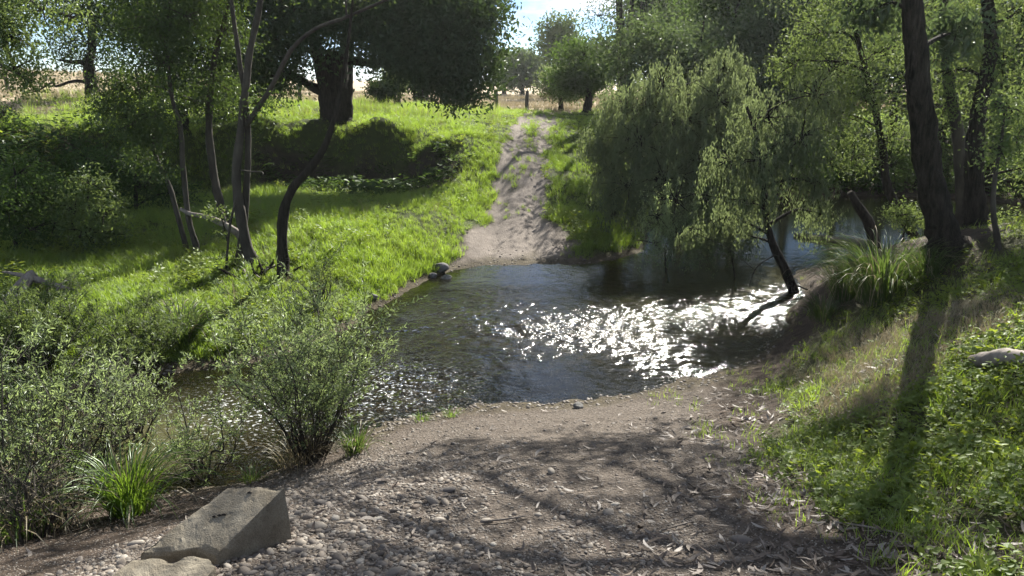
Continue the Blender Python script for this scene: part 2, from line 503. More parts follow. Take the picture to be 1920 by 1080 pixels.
def concrete_mat():
    m, n, l = node_mat('weathered_concrete')
    out = n.new('ShaderNodeOutputMaterial'); bs = n.new('ShaderNodeBsdfPrincipled')
    tc = n.new('ShaderNodeTexCoord')
    a = n.new('ShaderNodeTexNoise'); a.inputs['Scale'].default_value = 3.5; a.inputs['Detail'].default_value = 7; a.inputs['Roughness'].default_value = .6
    b = n.new('ShaderNodeTexNoise'); b.inputs['Scale'].default_value = 90; b.inputs['Detail'].default_value = 4
    v = n.new('ShaderNodeTexVoronoi'); v.inputs['Scale'].default_value = 60
    for x in (a, b, v): l.new(tc.outputs['Object'], x.inputs['Vector'])
    cr = n.new('ShaderNodeValToRGB'); e = cr.color_ramp.elements
    e[0].position, e[1].position = .3, .72
    e[0].color = (.13, .108, .075, 1); e[1].color = (.29, .26, .20, 1)
    l.new(a.outputs['Fac'], cr.inputs[0])
    mx = n.new('ShaderNodeMix'); mx.data_type = 'RGBA'; mx.blend_type = 'MULTIPLY'; mx.inputs[0].default_value = .55
    cr2 = n.new('ShaderNodeValToRGB'); cr2.color_ramp.elements[0].position = .3; cr2.color_ramp.elements[0].color = (.35, .33, .3, 1); cr2.color_ramp.elements[1].position = .6
    l.new(b.outputs['Fac'], cr2.inputs[0]); l.new(cr.outputs[0], mx.inputs[6]); l.new(cr2.outputs[0], mx.inputs[7])
    l.new(mx.outputs[2], bs.inputs['Base Color']); bs.inputs['Roughness'].default_value = .9
    bs.inputs['Specular IOR Level'].default_value = .25
    bp = n.new('ShaderNodeBump'); bp.inputs['Strength'].default_value = .5; bp.inputs['Distance'].default_value = .012
    ml = n.new('ShaderNodeMath'); ml.operation = 'ADD'
    l.new(b.outputs['Fac'], ml.inputs[0]); l.new(a.outputs['Fac'], ml.inputs[1])
    l.new(ml.outputs[0], bp.inputs['Height']); l.new(bp.outputs[0], bs.inputs['Normal'])
    l.new(bs.outputs[0], out.inputs[0])
    return m


M['concrete'] = concrete_mat()


def ground_mat():
    m, n, l = node_mat('earth_and_gravel')
    out = n.new('ShaderNodeOutputMaterial'); bs = n.new('ShaderNodeBsdfPrincipled')
    tc = n.new('ShaderNodeTexCoord')

    def noise(s, d=5, r=.6):
        x = n.new('ShaderNodeTexNoise'); x.inputs['Scale'].default_value = s; x.inputs['Detail'].default_value = d; x.inputs['Roughness'].default_value = r
        l.new(tc.outputs['Object'], x.inputs['Vector']); return x.outputs['Fac']

    def ramp(f, c1, c2, p1=.35, p2=.65):
        x = n.new('ShaderNodeValToRGB'); e = x.color_ramp.elements
        e[0].position, e[1].position = p1, p2; e[0].color = (*c1, 1); e[1].color = (*c2, 1)
        l.new(f, x.inputs[0]); return x.outputs[0]

    def attr(k):
        x = n.new('ShaderNodeAttribute'); x.attribute_name = k; return x.outputs['Fac']

    def mix(f, a, b, mode='MIX'):
        x = n.new('ShaderNodeMix'); x.data_type = 'RGBA'; x.blend_type = mode
        if isinstance(f, float): x.inputs[0].default_value = f
        else: l.new(f, x.inputs[0])
        l.new(a, x.inputs[6]); l.new(b, x.inputs[7]); return x.outputs[2]

    big, mid, fine = noise(.5, 5), noise(5, 6), noise(38, 5, .7)
    soil = ramp(mid, (.032, .024, .018), (.085, .064, .048))
    vor = n.new('ShaderNodeTexVoronoi'); vor.inputs['Scale'].default_value = 26; l.new(tc.outputs['Object'], vor.inputs['Vector'])
    stone = ramp(fine, (.04, .031, .025), (.14, .115, .092), .3, .7)
    gravel = mix(.55, stone, ramp(vor.outputs['Color'], (.04, .032, .026), (.17, .145, .12), .1, .9))
    track = mix(.5, ramp(mid, (.14, .12, .102), (.255, .222, .19)), ramp(fine, (.095, .08, .07), (.28, .245, .212)))
    turf = ramp(mid, (.030, .045, .010), (.06, .075, .018))
    field = mix(.5, ramp(mid, (.34, .27, .17), (.46, .38, .26)), ramp(big, (.30, .24, .15), (.47, .39, .27)))
    c = mix(attr('gravel'), soil, gravel)
    c = mix(attr('bare'), c, ramp(mid, (.018, .014, .011), (.055, .042, .032)))  # bare soil of the cut bank, darkened to paint in its deep shade
    c = mix(attr('turf'), c, turf)
    c = mix(attr('track'), c, track)
    c = mix(attr('field'), c, field)
    silt = ramp(mid, (.03, .025, .014), (.085, .07, .04))
    c = mix(attr('bed'), c, silt)
    l.new(c, bs.inputs['Base Color'])
    bs.inputs['Roughness'].default_value = .95
    bs.inputs['Specular IOR Level'].default_value = .15
    bp = n.new('ShaderNodeBump'); bp.inputs['Strength'].default_value = .8; bp.inputs['Distance'].default_value = .03
    ad = n.new('ShaderNodeMath'); ad.operation = 'ADD'; l.new(fine, ad.inputs[0]); l.new(vor.outputs['Distance'], ad.inputs[1])
    l.new(ad.outputs[0], bp.inputs['Height']); l.new(bp.outputs[0], bs.inputs['Normal'])
    l.new(bs.outputs[0], out.inputs[0])
    return m


M['ground'] = ground_mat()


def water_mat():
    m, n, l = node_mat('creek_water')
    out = n.new('ShaderNodeOutputMaterial')
    tc = n.new('ShaderNodeTexCoord')
    mp = n.new('ShaderNodeMapping'); mp.inputs['Rotation'].default_value = (0, 0, math.radians(-25)); mp.inputs['Scale'].default_value = (1.0, 1.5, 1)
    l.new(tc.outputs['Object'], mp.inputs[0])
    n1 = n.new('ShaderNodeTexNoise'); n1.inputs['Scale'].default_value = 5; n1.inputs['Detail'].default_value = 3; n1.inputs['Distortion'].default_value = .6
    n2 = n.new('ShaderNodeTexNoise'); n2.inputs['Scale'].default_value = 17; n2.inputs['Detail'].default_value = 2
    l.new(mp.outputs[0], n1.inputs['Vector']); l.new(mp.outputs[0], n2.inputs['Vector'])
    rp = n.new('ShaderNodeAttribute'); rp.attribute_name = 'ripple'
    dp = n.new('ShaderNodeAttribute'); dp.attribute_name = 'murk'
    fo = n.new('ShaderNodeAttribute'); fo.attribute_name = 'foam'
    ma = n.new('ShaderNodeMath'); ma.operation = 'MULTIPLY_ADD'; ma.inputs[1].default_value = .35
    l.new(n2.outputs['Fac'], ma.inputs[0]); l.new(n1.outputs['Fac'], ma.inputs[2])
    bp = n.new('ShaderNodeBump'); bp.inputs['Distance'].default_value = .08
    l.new(rp.outputs['Fac'], bp.inputs['Strength']); l.new(ma.outputs[0], bp.inputs['Height'])
    fr = n.new('ShaderNodeFresnel'); fr.inputs['IOR'].default_value = 1.42; l.new(bp.outputs[0], fr.inputs['Normal'])
    gl = n.new('ShaderNodeBsdfGlossy'); gl.inputs['Roughness'].default_value = .09; l.new(bp.outputs[0], gl.inputs['Normal'])
    ch = n.new('ShaderNodeAttribute'); ch.attribute_name = 'chop'
    rg = n.new('ShaderNodeMath'); rg.operation = 'MULTIPLY_ADD'; rg.inputs[1].default_value = .09; rg.inputs[2].default_value = .07
    l.new(ch.outputs['Fac'], rg.inputs[0]); l.new(rg.outputs[0], gl.inputs['Roughness'])
    tr = n.new('ShaderNodeBsdfTransparent'); tr.inputs[0].default_value = (.70, .64, .50, 1)
    mk = n.new('ShaderNodeBsdfDiffuse'); mk.inputs[0].default_value = (.085, .083, .038, 1)
    body = n.new('ShaderNodeMixShader'); l.new(dp.outputs['Fac'], body.inputs[0]); l.new(tr.outputs[0], body.inputs[1]); l.new(mk.outputs[0], body.inputs[2])
    sf = n.new('ShaderNodeMixShader'); l.new(fr.outputs[0], sf.inputs[0]); l.new(body.outputs[0], sf.inputs[1]); l.new(gl.outputs[0], sf.inputs[2])
    # broken white water where the riffle runs
    n3 = n.new('ShaderNodeTexNoise'); n3.inputs['Scale'].default_value = 13; n3.inputs['Detail'].default_value = 4; l.new(mp.outputs[0], n3.inputs['Vector'])
    cr = n.new('ShaderNodeValToRGB'); cr.color_ramp.elements[0].position = .57; cr.color_ramp.elements[1].position = .70; l.new(n3.outputs['Fac'], cr.inputs[0])
    fm = n.new('ShaderNodeMath'); fm.operation = 'MULTIPLY'; l.new(cr.outputs[0], fm.inputs[0]); l.new(fo.outputs['Fac'], fm.inputs[1])
    fd = n.new('ShaderNodeBsdfDiffuse'); fd.inputs[0].default_value = (.7, .72, .72, 1)
    ff = n.new('ShaderNodeMixShader'); l.new(fm.outputs[0], ff.inputs[0]); l.new(sf.outputs[0], ff.inputs[1]); l.new(fd.outputs[0], ff.inputs[2])
    l.new(ff.outputs[0], out.inputs[0])
    return m


M['water'] = water_mat()

# ------------------------------------------------------------------ the ground sheet
def poly_mask(x, y, pts, soft=0.5, nz=0.6, s=3):
    """1 inside the outline pts (world x, y), soft and uneven at the edge"""
    pts = np.asarray(pts)
    inside = np.zeros(len(x), bool); dist = np.full(len(x), 1e9)
    for i in range(len(pts)):
        a, b = pts[i], pts[(i + 1) % len(pts)]
        c = (a[1] > y) != (b[1] > y)
        xi = (b[0] - a[0]) * (y - a[1]) / (b[1] - a[1] + 1e-12) + a[0]
        inside ^= c & (x < xi)
        t = np.clip(((x - a[0]) * (b[0] - a[0]) + (y - a[1]) * (b[1] - a[1])) / (((b - a) ** 2).sum() + 1e-9), 0, 1)
        dist = np.minimum(dist, np.hypot(x - a[0] - t * (b[0] - a[0]), y - a[1] - t * (b[1] - a[1])))
    sd = np.where(inside, dist, -dist) + nz * fbm(x / 1.1, y / 1.1, 3, s)
    return sstep(-soft, soft, sd)


def outline(pix): return np.array([on_ground(*p)[:2] for p in pix])


CREEK = np.array([[-30, 9.4], [-12, 9.7], [-8, 10.3], [-4, 12.5], [-1, 15.5], [2, 17], [5, 19], [8, 23], [12, 27], [20, 29], [40, 29]])
def near_side(x, y): return y < np.interp(x, CREEK[:, 0], CREEK[:, 1])


GRAVEL_W = outline([(180, 1079), (300, 1000), (520, 890), (640, 850), (760, 790), (1000, 765), (1180, 745), (1300, 730), (1400, 800), (1440, 900), (1500, 1000), (1560, 1079)])
GRAVEL_W = np.vstack([GRAVEL_W, [[3.2, -8], [-4.5, -8]]])
RBANK_W = outline([(1480, 720), (1440, 800), (1570, 900), (1640, 960), (1830, 1010), (1915, 1075)])
RBANK_W = np.vstack([RBANK_W, [[5.5, 2], [8, -2], [25, 0], [25, 16], [17, 20]], outline([(1790, 500), (1600, 560), (1520, 640)])])


def masks(x, y, z):
    near = near_side(x, y)
    to = np.abs(track_off(x, y))
    tr = (1 - sstep(.85, 1.2, to + .5 * fbm(x / .6, y / .6, 3, 21) - .4 * sstep(27, 24, y))) * sstep(22, 23, y) * (1 - sstep(60, 75, y))
    fade = sstep(40, 54, y)
    centre_grass = np.exp(-(to / .36) ** 2) * sstep(23.5, 32, y) * .85 * np.clip(.6 + 1.4 * fbm(x / .5, y / 1.2, 3, 44), 0, 1)
    tr = tr * (1 - centre_grass) * (1 - .35 * fade)
    # bare apron where the track meets the water
    ap = poly_mask(x, y, APRON_W, .4, .8)
    field = sstep(50, 58, y + 4 * fbm(x / 6, y / 6, 2, 2)) * (1 - .0 * x)
    field = np.maximum(field, sstep(34, 40, y + 2 * fbm(x / 4, y / 4, 2, 2)) * sstep(22, 28, -x))
    steep = (y > 32.4) & (y < 36.4) & (x > -16) & (x < -2.6)
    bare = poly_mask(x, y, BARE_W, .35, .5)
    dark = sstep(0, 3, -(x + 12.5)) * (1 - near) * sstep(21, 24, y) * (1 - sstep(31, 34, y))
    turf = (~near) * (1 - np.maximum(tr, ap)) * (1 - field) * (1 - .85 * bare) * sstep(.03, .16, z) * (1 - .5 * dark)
    rb = poly_mask(x, y, RBANK_W, .5, 1.0)
    rightwood = (~near) * sstep(4.5, 8, x) * sstep(23, 27, y) * (1 - sstep(44, 50, y))
    turf = turf * (1 - .9 * rightwood)
    grav = near * poly_mask(x, y, GRAVEL_W, .6, .8) * sstep(-.15, .05, z) + sstep(.12, -.02, z) * (z > -.30) * .7 * (1 - sstep(4.5, 6.5, x))
    grav = np.clip(grav + ap * .5 * (1 - tr), 0, 1)
    bed = np.maximum(sstep(.02, -.2, z), .8 * sstep(.15, .03, z + .05 * fbm(x / .4, y / .4, 2, 91)))
    return dict(track=np.clip(np.maximum(tr, ap * .5), 0, 1), turf=np.clip(turf + .55 * rb * near, 0, 1), field=field, gravel=grav, bed=bed, rbank=rb * near, bare=bare, rightwood=rightwood, near=near * 1.0, dark=dark)


APRON_W = outline([(835, 512), (850, 470), (900, 425), (1000, 400), (1075, 440), (1080, 500), (960, 508)])
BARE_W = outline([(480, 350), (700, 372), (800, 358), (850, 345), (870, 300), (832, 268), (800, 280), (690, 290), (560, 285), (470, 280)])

# rows get farther apart with distance; columns fan out
rows = [-9.0]
while rows[-1] < 900:
    yv = rows[-1]
    rows.append(yv + (0.25 if yv < 4 else 0.05 + 0.0045 * max(0, yv - 5) + (0.0012 * max(0, yv - 60)) + (.02 * max(0, yv - 130))))
rows = np.array(rows)
NC = 331
s = np.linspace(-1, 1, NC)
s = np.sign(s) * (0.75 * np.abs(s) + 0.25 * np.abs(s) ** 4)
w = 9.5 + 1.05 * np.clip(rows - 3, 0, None)
GX = s[None] * w[:, None]
GYY = np.repeat(rows[:, None], NC, 1)
gx, gy = GX.ravel(), GYY.ravel()
gz = height(gx, gy)
mk = masks(gx, gy, gz)
i, j = np.meshgrid(np.arange(len(rows) - 1), np.arange(NC - 1), indexing='ij')
a = i * NC + j
gF = np.stack([a, a + 1, a + NC + 1, a + NC], -1).reshape(-1, 4)
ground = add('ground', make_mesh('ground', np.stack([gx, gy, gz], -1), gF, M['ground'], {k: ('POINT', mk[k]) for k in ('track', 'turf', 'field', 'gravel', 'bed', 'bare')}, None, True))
tag(ground, 'creek banks of earth, gravel and turf with a two rut track', 'ground', kind='structure')

# ------------------------------------------------------------------ water
wx = np.unique(np.concatenate([np.arange(-34, -9, .5), np.arange(-9, 9, .075), np.arange(9, 36, .4)]))
wy = np.unique(np.concatenate([np.arange(6.5, 24.5, .075), np.arange(24.5, 42, .3)]))
WX, WY = np.meshgrid(wx, wy)
fx, fy = WX.ravel(), WY.ravel()
bedz = height(fx, fy)
depth = np.clip(-bedz, 0, 2)
calm = sstep(4.4, 7.0, fx + .35 * (fy - 19)) * sstep(19.2, 21.6, fy)
calm = np.maximum(calm, (1 - sstep(-5.4, -4.0, fx)) * (1 - sstep(10.8, 12.2, fy)))
riffle = np.exp(-(((fx + 2.6) * .8 + (fy - 12.6) * .6) / 1.5) ** 2 - (((fx + 2.6) * .6 - (fy - 12.6) * .8) / 1.1) ** 2) + np.exp(-((fx + 4.6) / 1.0) ** 2 - ((fy - 11.8) / 1.0) ** 2)
smoothfar = sstep(18.6, 20.4, fy + .1 * fx + .8 * fbm(fx / 1.5, fy / 1.5, 2, 81)) * (1 - sstep(3.2, 5, fx))
tongue = np.exp(-((fx - 1.1) / 1.1) ** 2 - ((fy - 12.9) / 1.2) ** 2)
spark = np.exp(-((fx - 1.6) / 1.9) ** 2 - ((fy - 16.0) / 1.8) ** 2) + np.exp(-((fx - 5.4) / 1.2) ** 2 - ((fy - 16.4) / 1.2) ** 2)
patch = np.clip(.75 + 1.1 * fbm(fx / 1.3, fy / .9, 3, 83), .25, 1.2)
rip = np.clip((.36 + .65 * spark) * patch * (1 - calm) * (1 - .85 * smoothfar) * (1 - .75 * tongue) + .05 + .55 * riffle, 0, 1)
wrp = 1.5 * fbm(fx / 1.3, fy / 1.3, 3, 71)
ph = fx * .95 - fy * .30 + wrp
wave = .55 * np.sin(ph * 2 * math.pi / .52) + .6 * np.sin((fx * .45 + fy * .9 + 1.2 * wrp) * 2 * math.pi / .43) + 1.5 * fbm(fx / .22, fy / .3, 2, 77)
wz = wave * rip * .029
WV = np.stack([fx, fy, wz], -1)
nx = len(wx)
i, j = np.meshgrid(np.arange(len(wy) - 1), np.arange(nx - 1), indexing='ij')
a = (i * nx + j).ravel()
q = np.stack([a, a + 1, a + nx + 1, a + nx], -1)
keep = (bedz[q].min(1) < .06)
q = q[keep]
used = np.unique(q)
remap = np.full(len(WV), -1); remap[used] = np.arange(len(used))
murk = np.clip(.05 + .8 * sstep(.12, .8, depth) + .5 * calm * sstep(.02, .2, depth), 0, .93)
water = add('creek', make_mesh('creek', WV[used], remap[q], M['water'], {'ripple': ('POINT', rip[used]), 'murk': ('POINT', murk[used]), 'foam': ('POINT', np.clip(riffle[used], 0, 1)), 'chop': ('POINT', np.clip(spark[used], 0, 1))}, None, True))
tag(water, 'shallow creek flowing over the ford, rippled and glinting', 'water', kind='structure')

# ------------------------------------------------------------------ scattered stuff (geometry nodes, one object each)
def scatter(name, pts, srcs, rot, scl, idx, label, cat, parent=None):
    me = bpy.data.meshes.new(name)
    me.vertices.add(len(pts))
    me.vertices.foreach_set('co', np.ascontiguousarray(pts, np.float32).ravel())
    for k, t, v, f in (('rot', 'FLOAT_VECTOR', rot, 'vector'), ('scl', 'FLOAT_VECTOR', scl, 'vector'), ('idx', 'INT', idx, 'value')):
        at = me.attributes.new(k, t, 'POINT')
        at.data.foreach_set(f, np.ascontiguousarray(v, np.int32 if t == 'INT' else np.float32).ravel())
    o = add(name, me, parent)
    g = bpy.data.node_groups.new(name, 'GeometryNodeTree')
    g.interface.new_socket('Geometry', in_out='INPUT', socket_type='NodeSocketGeometry')
    g.interface.new_socket('Geometry', in_out='OUTPUT', socket_type='NodeSocketGeometry')
    n, l = g.nodes, g.links
    gi, go = n.new('NodeGroupInput'), n.new('NodeGroupOutput')
    jn = n.new('GeometryNodeJoinGeometry')

    def named(k, t):
        x = n.new('GeometryNodeInputNamedAttribute'); x.data_type = t; x.inputs['Name'].default_value = k
        return x.outputs['Attribute']
    for q, me_src in enumerate(srcs):
        so = bpy.data.objects.new(name + '_source', me_src)     # never linked to the scene
        oi = n.new('GeometryNodeObjectInfo'); oi.inputs['Object'].default_value = so
        cmp_ = n.new('FunctionNodeCompare'); cmp_.data_type = 'INT'; cmp_.operation = 'EQUAL'
        l.new(named('idx', 'INT'), cmp_.inputs[2]); cmp_.inputs[3].default_value = q
        ip = n.new('GeometryNodeInstanceOnPoints')
        er = n.new('FunctionNodeEulerToRotation')
        l.new(gi.outputs[0], ip.inputs['Points']); l.new(cmp_.outputs[0], ip.inputs['Selection']); l.new(oi.outputs['Geometry'], ip.inputs['Instance'])
        l.new(named('rot', 'FLOAT_VECTOR'), er.inputs[0]); l.new(er.outputs[0], ip.inputs['Rotation'])
        l.new(named('scl', 'FLOAT_VECTOR'), ip.inputs['Scale'])
        l.new(ip.outputs[0], jn.inputs[0])
    l.new(jn.outputs[0], go.inputs[0])
    md = o.modifiers.new('scatter', 'NODES'); md.node_group = g
    return tag(o, label, cat if parent is None else None, kind='stuff')


def blade_tuft(name, n, h, spread, width, mat, bend=.5, rs=None, dry=0.0, seg=3):
    rs = rs or np.random.default_rng(hash(name) % 1000 + 5)
    rs = np.random.default_rng(len(name) * 7 + n)
    g = Geo()
    for k in range(n):
        az = rs.uniform(0, 2 * math.pi); r0 = spread * math.sqrt(rs.uniform())
        base = np.array([math.cos(rs.uniform(0, 6.3)) * r0, math.sin(rs.uniform(0, 6.3)) * r0, -.02])
        hh = h * rs.uniform(.55, 1.1); b = bend * rs.uniform(.3, 1.2)
        d = np.array([math.cos(az), math.sin(az), 0]); sd = np.array([-d[1], d[0], 0]); tw = rs.uniform(-.8, .8)
        sd = sd * math.cos(tw) + d * math.sin(tw)
        t = np.linspace(0, 1, seg + 1)
        c = base + d * (b * hh * t[:, None] ** 2) + np.array([0, 0, 1]) * (hh * (t - .28 * b * t ** 2.5))[:, None]
        wd = width * rs.uniform(.7, 1.2) * (1 - t ** 1.6) * .5
        V = np.empty((2 * seg + 1, 3))
        V[0:2 * seg:2] = (c - sd * wd[:, None])[:seg]; V[1:2 * seg:2] = (c + sd * wd[:, None])[:seg]; V[-1] = c[-1]
        Q = [[2 * i, 2 * i + 1, 2 * i + 3, 2 * i + 2] for i in range(seg - 1)]
        r = rs.uniform()
        g.put(V, Q, 1 if rs.uniform() < dry else 0, np.full(len(Q), r))
        g.V[-1] = V
        g.put(np.zeros((0, 3)), [[2 * seg - 2 - (2 * seg + 1), 2 * seg - 1 - (2 * seg + 1), -1]], 1 if g.M[-1][0] else 0, np.array([r]))
    return g.mesh(name, [mat, M['dry']])


def herb_tuft(name, n, size, mat, h=.10, dry=0):
    rs = np.random.default_rng(len(name) * 3 + n)
    az = rs.uniform(0, 2 * math.pi, n); el = rs.uniform(-.1, .7, n)
    P = np.stack([rs.normal(0, size * .55, n), rs.normal(0, size * .55, n), rs.uniform(.02, h, n)], -1)
    D = np.stack([np.cos(az) * np.cos(el), np.sin(az) * np.cos(el), np.sin(el)], -1)
    # broad leaves lie face up
    L = size * rs.uniform(.6, 1.2, n); W = L * rs.uniform(.5, .8, n)
    S = unit(np.cross(D, np.array([0, 0, 1.0]))); N = np.cross(S, D)
    V = np.stack([P, P + D * (L * .35)[:, None] + S * (W * .5)[:, None] + N * (W * .1)[:, None], P + D * (L * .75)[:, None] + S * (W * .36)[:, None], P + D * L[:, None] - N * (L * .1)[:, None],
                  P + D * (L * .75)[:, None] - S * (W * .36)[:, None], P + D * (L * .35)[:, None] - S * (W * .5)[:, None] + N * (W * .1)[:, None]], 1).reshape(-1, 3)
    b = np.arange(n)[:, None] * 6
    Fc = np.vstack([b + np.array([[0, 1, 4, 5]]), b + np.array([[1, 2, 3, 4]])])
    Fc[:n] = b + np.array([[0, 1, 4, 5]])
    r = rs.uniform(size=n)
    return make_mesh(name, V, np.vstack([b + np.array([[0, 1, 2, 3]]), b + np.array([[0, 3, 4, 5]])]), mat, {'rnd': ('FACE', np.concatenate([r, r]))})


def pebble_mesh(name, sd):
    rs = np.random.default_rng(sd)
    th = np.linspace(0, 2 * math.pi, 7, endpoint=False)
    V = [[0, 0, .42]]
    for rr, zz in ((.62, .33), (1.0, .02), (.7, -.3)):
        for t in th:
            k = rr * rs.uniform(.82, 1.12)
            V.append([math.cos(t) * k, math.sin(t) * k * .75, zz * rs.uniform(.8, 1.15)])
    V = np.array(V) * .5
    T = np.array([[0, 1 + k, 1 + (k + 1) % 7] for k in range(7)])
    Q = np.array([[1 + r * 7 + k, 8 + r * 7 + k, 8 + r * 7 + (k + 1) % 7, 1 + r * 7 + (k + 1) % 7] for r in range(2) for k in range(7)])
    return make_mesh(name, V, [T, Q], M['pebble'], None, None, True)


def litter_mesh(name, sd, L=.13, W=.026):
    rs = np.random.default_rng(sd)
    t = np.linspace(0, 1, 6)
    c = np.stack([L * (t - .5), .18 * L * np.sin(t * 3) * rs.uniform(-1, 1) * np.ones(6), .012 + .1 * L * (t - .5) ** 2 * rs.uniform(0, 3) * np.ones(6)], -1)
    wd = W * .5 * np.sin(np.pi * np.clip(t * .93 + .05, 0, 1)) ** .8
    up = rs.uniform(-.5, .5)
    S = np.array([0, math.cos(up), math.sin(up)])
    V = np.empty((12, 3)); V[0::2] = c - S * wd[:, None]; V[1::2] = c + S * wd[:, None]
    Q = np.array([[2 * i, 2 * i + 1, 2 * i + 3, 2 * i + 2] for i in range(5)])
    return make_mesh(name, V, Q, M['litter'])


def polar(n, y0, y1, amax=.86):
    """random ground points, evenly dense as seen from around the ford"""
    u = rng.uniform(size=n)
    r = y0 * (y1 / y0) ** u
    t = rng.uniform(-amax, amax, n)
    return r * np.sin(t) , r * np.cos(t)


def field_pts(n, y0, y1, prob, amax=.8):
    x, y = polar(n, y0, y1, amax)
    z = height(x, y)
    p = prob(x, y, z, masks(x, y, z))
    k = rng.uniform(size=n) < p
    return np.stack([x[k], y[k], z[k]], -1)


def rs3(n, s0=.7, s1=1.3, tilt=.15):
    rot = np.stack([rng.normal(0, tilt, n), rng.normal(0, tilt, n), rng.uniform(0, 6.283, n)], -1)
    k = rng.uniform(s0, s1, n)
    return rot, np.stack([k, k, k], -1)


# green grass of the far bank and terrace
G1 = [blade_tuft('tuft_%d' % k, 16, .2 + .04 * k, .10, .011, M['grass'], .7, dry=.07) for k in range(3)]
P1 = field_pts(150000, 12, 62, lambda x, y, z, m: m['turf'] * (1 - m['near']) * (z > .05) * np.clip(.75 + fbm(x / 1.2, y / 1.2, 3, 12), .1, 1))
rot, scl = rs3(len(P1), .6, 1.25)
dist = np.hypot(P1[:, 0], P1[:, 1])
scl *= (.72 + .018 * dist)[:, None]
scl *= (1 + .9 * np.clip(fbm(P1[:, 0] / 1.6, P1[:, 1] / 1.6, 3, 19), -.4, .7))[:, None]
far_lawn = sstep(36, 40, dist)
scl[:, 2] *= (1 - .35 * far_lawn)
scatter('bank_grass', P1, G1, rot, scl, rng.integers(0, 3, len(P1)), 'lush backlit green grass covering the far bank and terrace', 'grass')

P1b = field_pts(26000, 13, 45, lambda x, y, z, m: m['turf'] * (1 - m['near']) * (z > .05) * np.clip(-.05 + 1.5 * fbm(x / 1.1, y / 1.1, 3, 52), 0, 1))
G1b = [herb_tuft('bank_herb_%d' % k, 15, .07 + .02 * k, M['herb'], .3 + .1 * k) for k in range(2)]
rot, scl = rs3(len(P1b), .7, 1.7, .2)
scatter('bank_weeds', P1b, G1b, rot, scl, rng.integers(0, 2, len(P1b)), 'broad leaved weeds dotted through the grass of the far bank', 'ground cover')

P1c = field_pts(9000, 13, 50, lambda x, y, z, m: m['turf'] * (1 - m['near']) * (z > .08) * np.clip(-.1 + 1.2 * fbm(x / 2.1, y / 2.1, 3, 57), 0, 1))
G1c = [blade_tuft('stalk_tuft_%d' % k, 7, .45 + .12 * k, .1, .007, M['dry'], .35) for k in range(2)]
rot, scl = rs3(len(P1c), .6, 1.3, .15)
scatter('dry_stalks', P1c, G1c, rot, scl, rng.integers(0, 2, len(P1c)), 'dry stalks standing in the grass of the far bank', 'grass')

# dry paddock grass
G2 = [blade_tuft('dry_tuft_%d' % k, 14, .35 + .05 * k, .14, .02, M['dry'], .5) for k in range(2)]
P2 = field_pts(26000, 34, 130, lambda x, y, z, m: m['field'] * .9, .75)
rot, scl = rs3(len(P2), .7, 1.3)
scl *= (np.hypot(P2[:, 0], P2[:, 1]) / 55)[:, None] ** .7
scatter('paddock_grass', P2, G2, rot, scl, rng.integers(0, 2, len(P2)), 'dry tan grass of the paddock behind the fence', 'grass')
# tall rank grass at the top of the far bank
G2b = [blade_tuft('rank_tuft_%d' % k, 22, .75 + .1 * k, .2, .016, M['grass'], .5, dry=.3) for k in range(2)]
P2b = field_pts(9000, 36, 60, lambda x, y, z, m: (np.abs(track_off(x, y)) > 1.9) * sstep(38.5, 41, y) * (1 - sstep(51, 55, y)) * (x < .6) * (x > -30) * np.clip(.4 + 1.5 * fbm(x / 2, y / 2, 2, 4), 0, .9), .75)
rot, scl = rs3(len(P2b), .5, 1.1)
scatter('rank_grass', P2b, G2b, rot, scl, rng.integers(0, 2, len(P2b)), 'tall rank grass at the top of the far bank near the fence', 'grass')

# herbs and grass on the right bank
G3 = [herb_tuft('herb_%d' % k, 14, .036 + .012 * k, M['herb'], .07 + .04 * k) for k in range(3)]
BROWN_W = outline([(1560, 760), (1540, 680), (1600, 610), (1760, 580), (1880, 560), (1918, 590), (1820, 650), (1740, 720), (1660, 790)])
def p_herb(x, y, z, m):
    return m['rbank'] * (z > .1) * (.18 + .82 * sstep(.9, 1.9, z)) * np.clip(.5 + 1.3 * fbm(x / .8, y / .8, 3, 14), .03, 1) * (1 - .85 * poly_mask(x, y, BROWN_W, .4, .7))
P3 = field_pts(95000, 4.2, 24, p_herb, .9)
rot, scl = rs3(len(P3), .55, 1.3, .25)
scatter('herb_cover', P3, G3, rot, scl, rng.integers(0, 3, len(P3)), 'leafy green herbs covering the right bank', 'ground cover')
G4 = [blade_tuft('bank_tuft_%d' % k, 12, .16 + .05 * k, .08, .007, M['grass'], .8, dry=.25) for k in range(2)]
P4 = field_pts(80000, 4.2, 24, lambda x, y, z, m: np.maximum(m['rbank'], .10 * m['near'] * (x > 2.2)) * (z > .05) * np.clip(.32 + 1.1 * fbm(x / .7, y / .7, 3, 15), .03, 1) * (1 - .5 * poly_mask(x, y, BROWN_W, .4, .7)), .9)
rot, scl = rs3(len(P4), .5, 1.3, .2)
scatter('shore_grass', P4, G4, rot, scl, rng.integers(0, 2, len(P4)), 'thin grass among the herbs on the right bank', 'grass')
G4b = [blade_tuft('straw_tuft_%d' % k, 16, .22, .12, .006, M['dry'], .9) for k in range(2)]
P4b = field_pts(30000, 6, 20, lambda x, y, z, m: m['near'] * poly_mask(x, y, BROWN_W, .5, .7) * .8, .9)
rot, scl = rs3(len(P4b), .6, 1.2, .2)
scatter('straw_grass', P4b, G4b, rot, scl, rng.integers(0, 2, len(P4b)), 'brown dead grass below the big trunk on the right bank', 'grass')

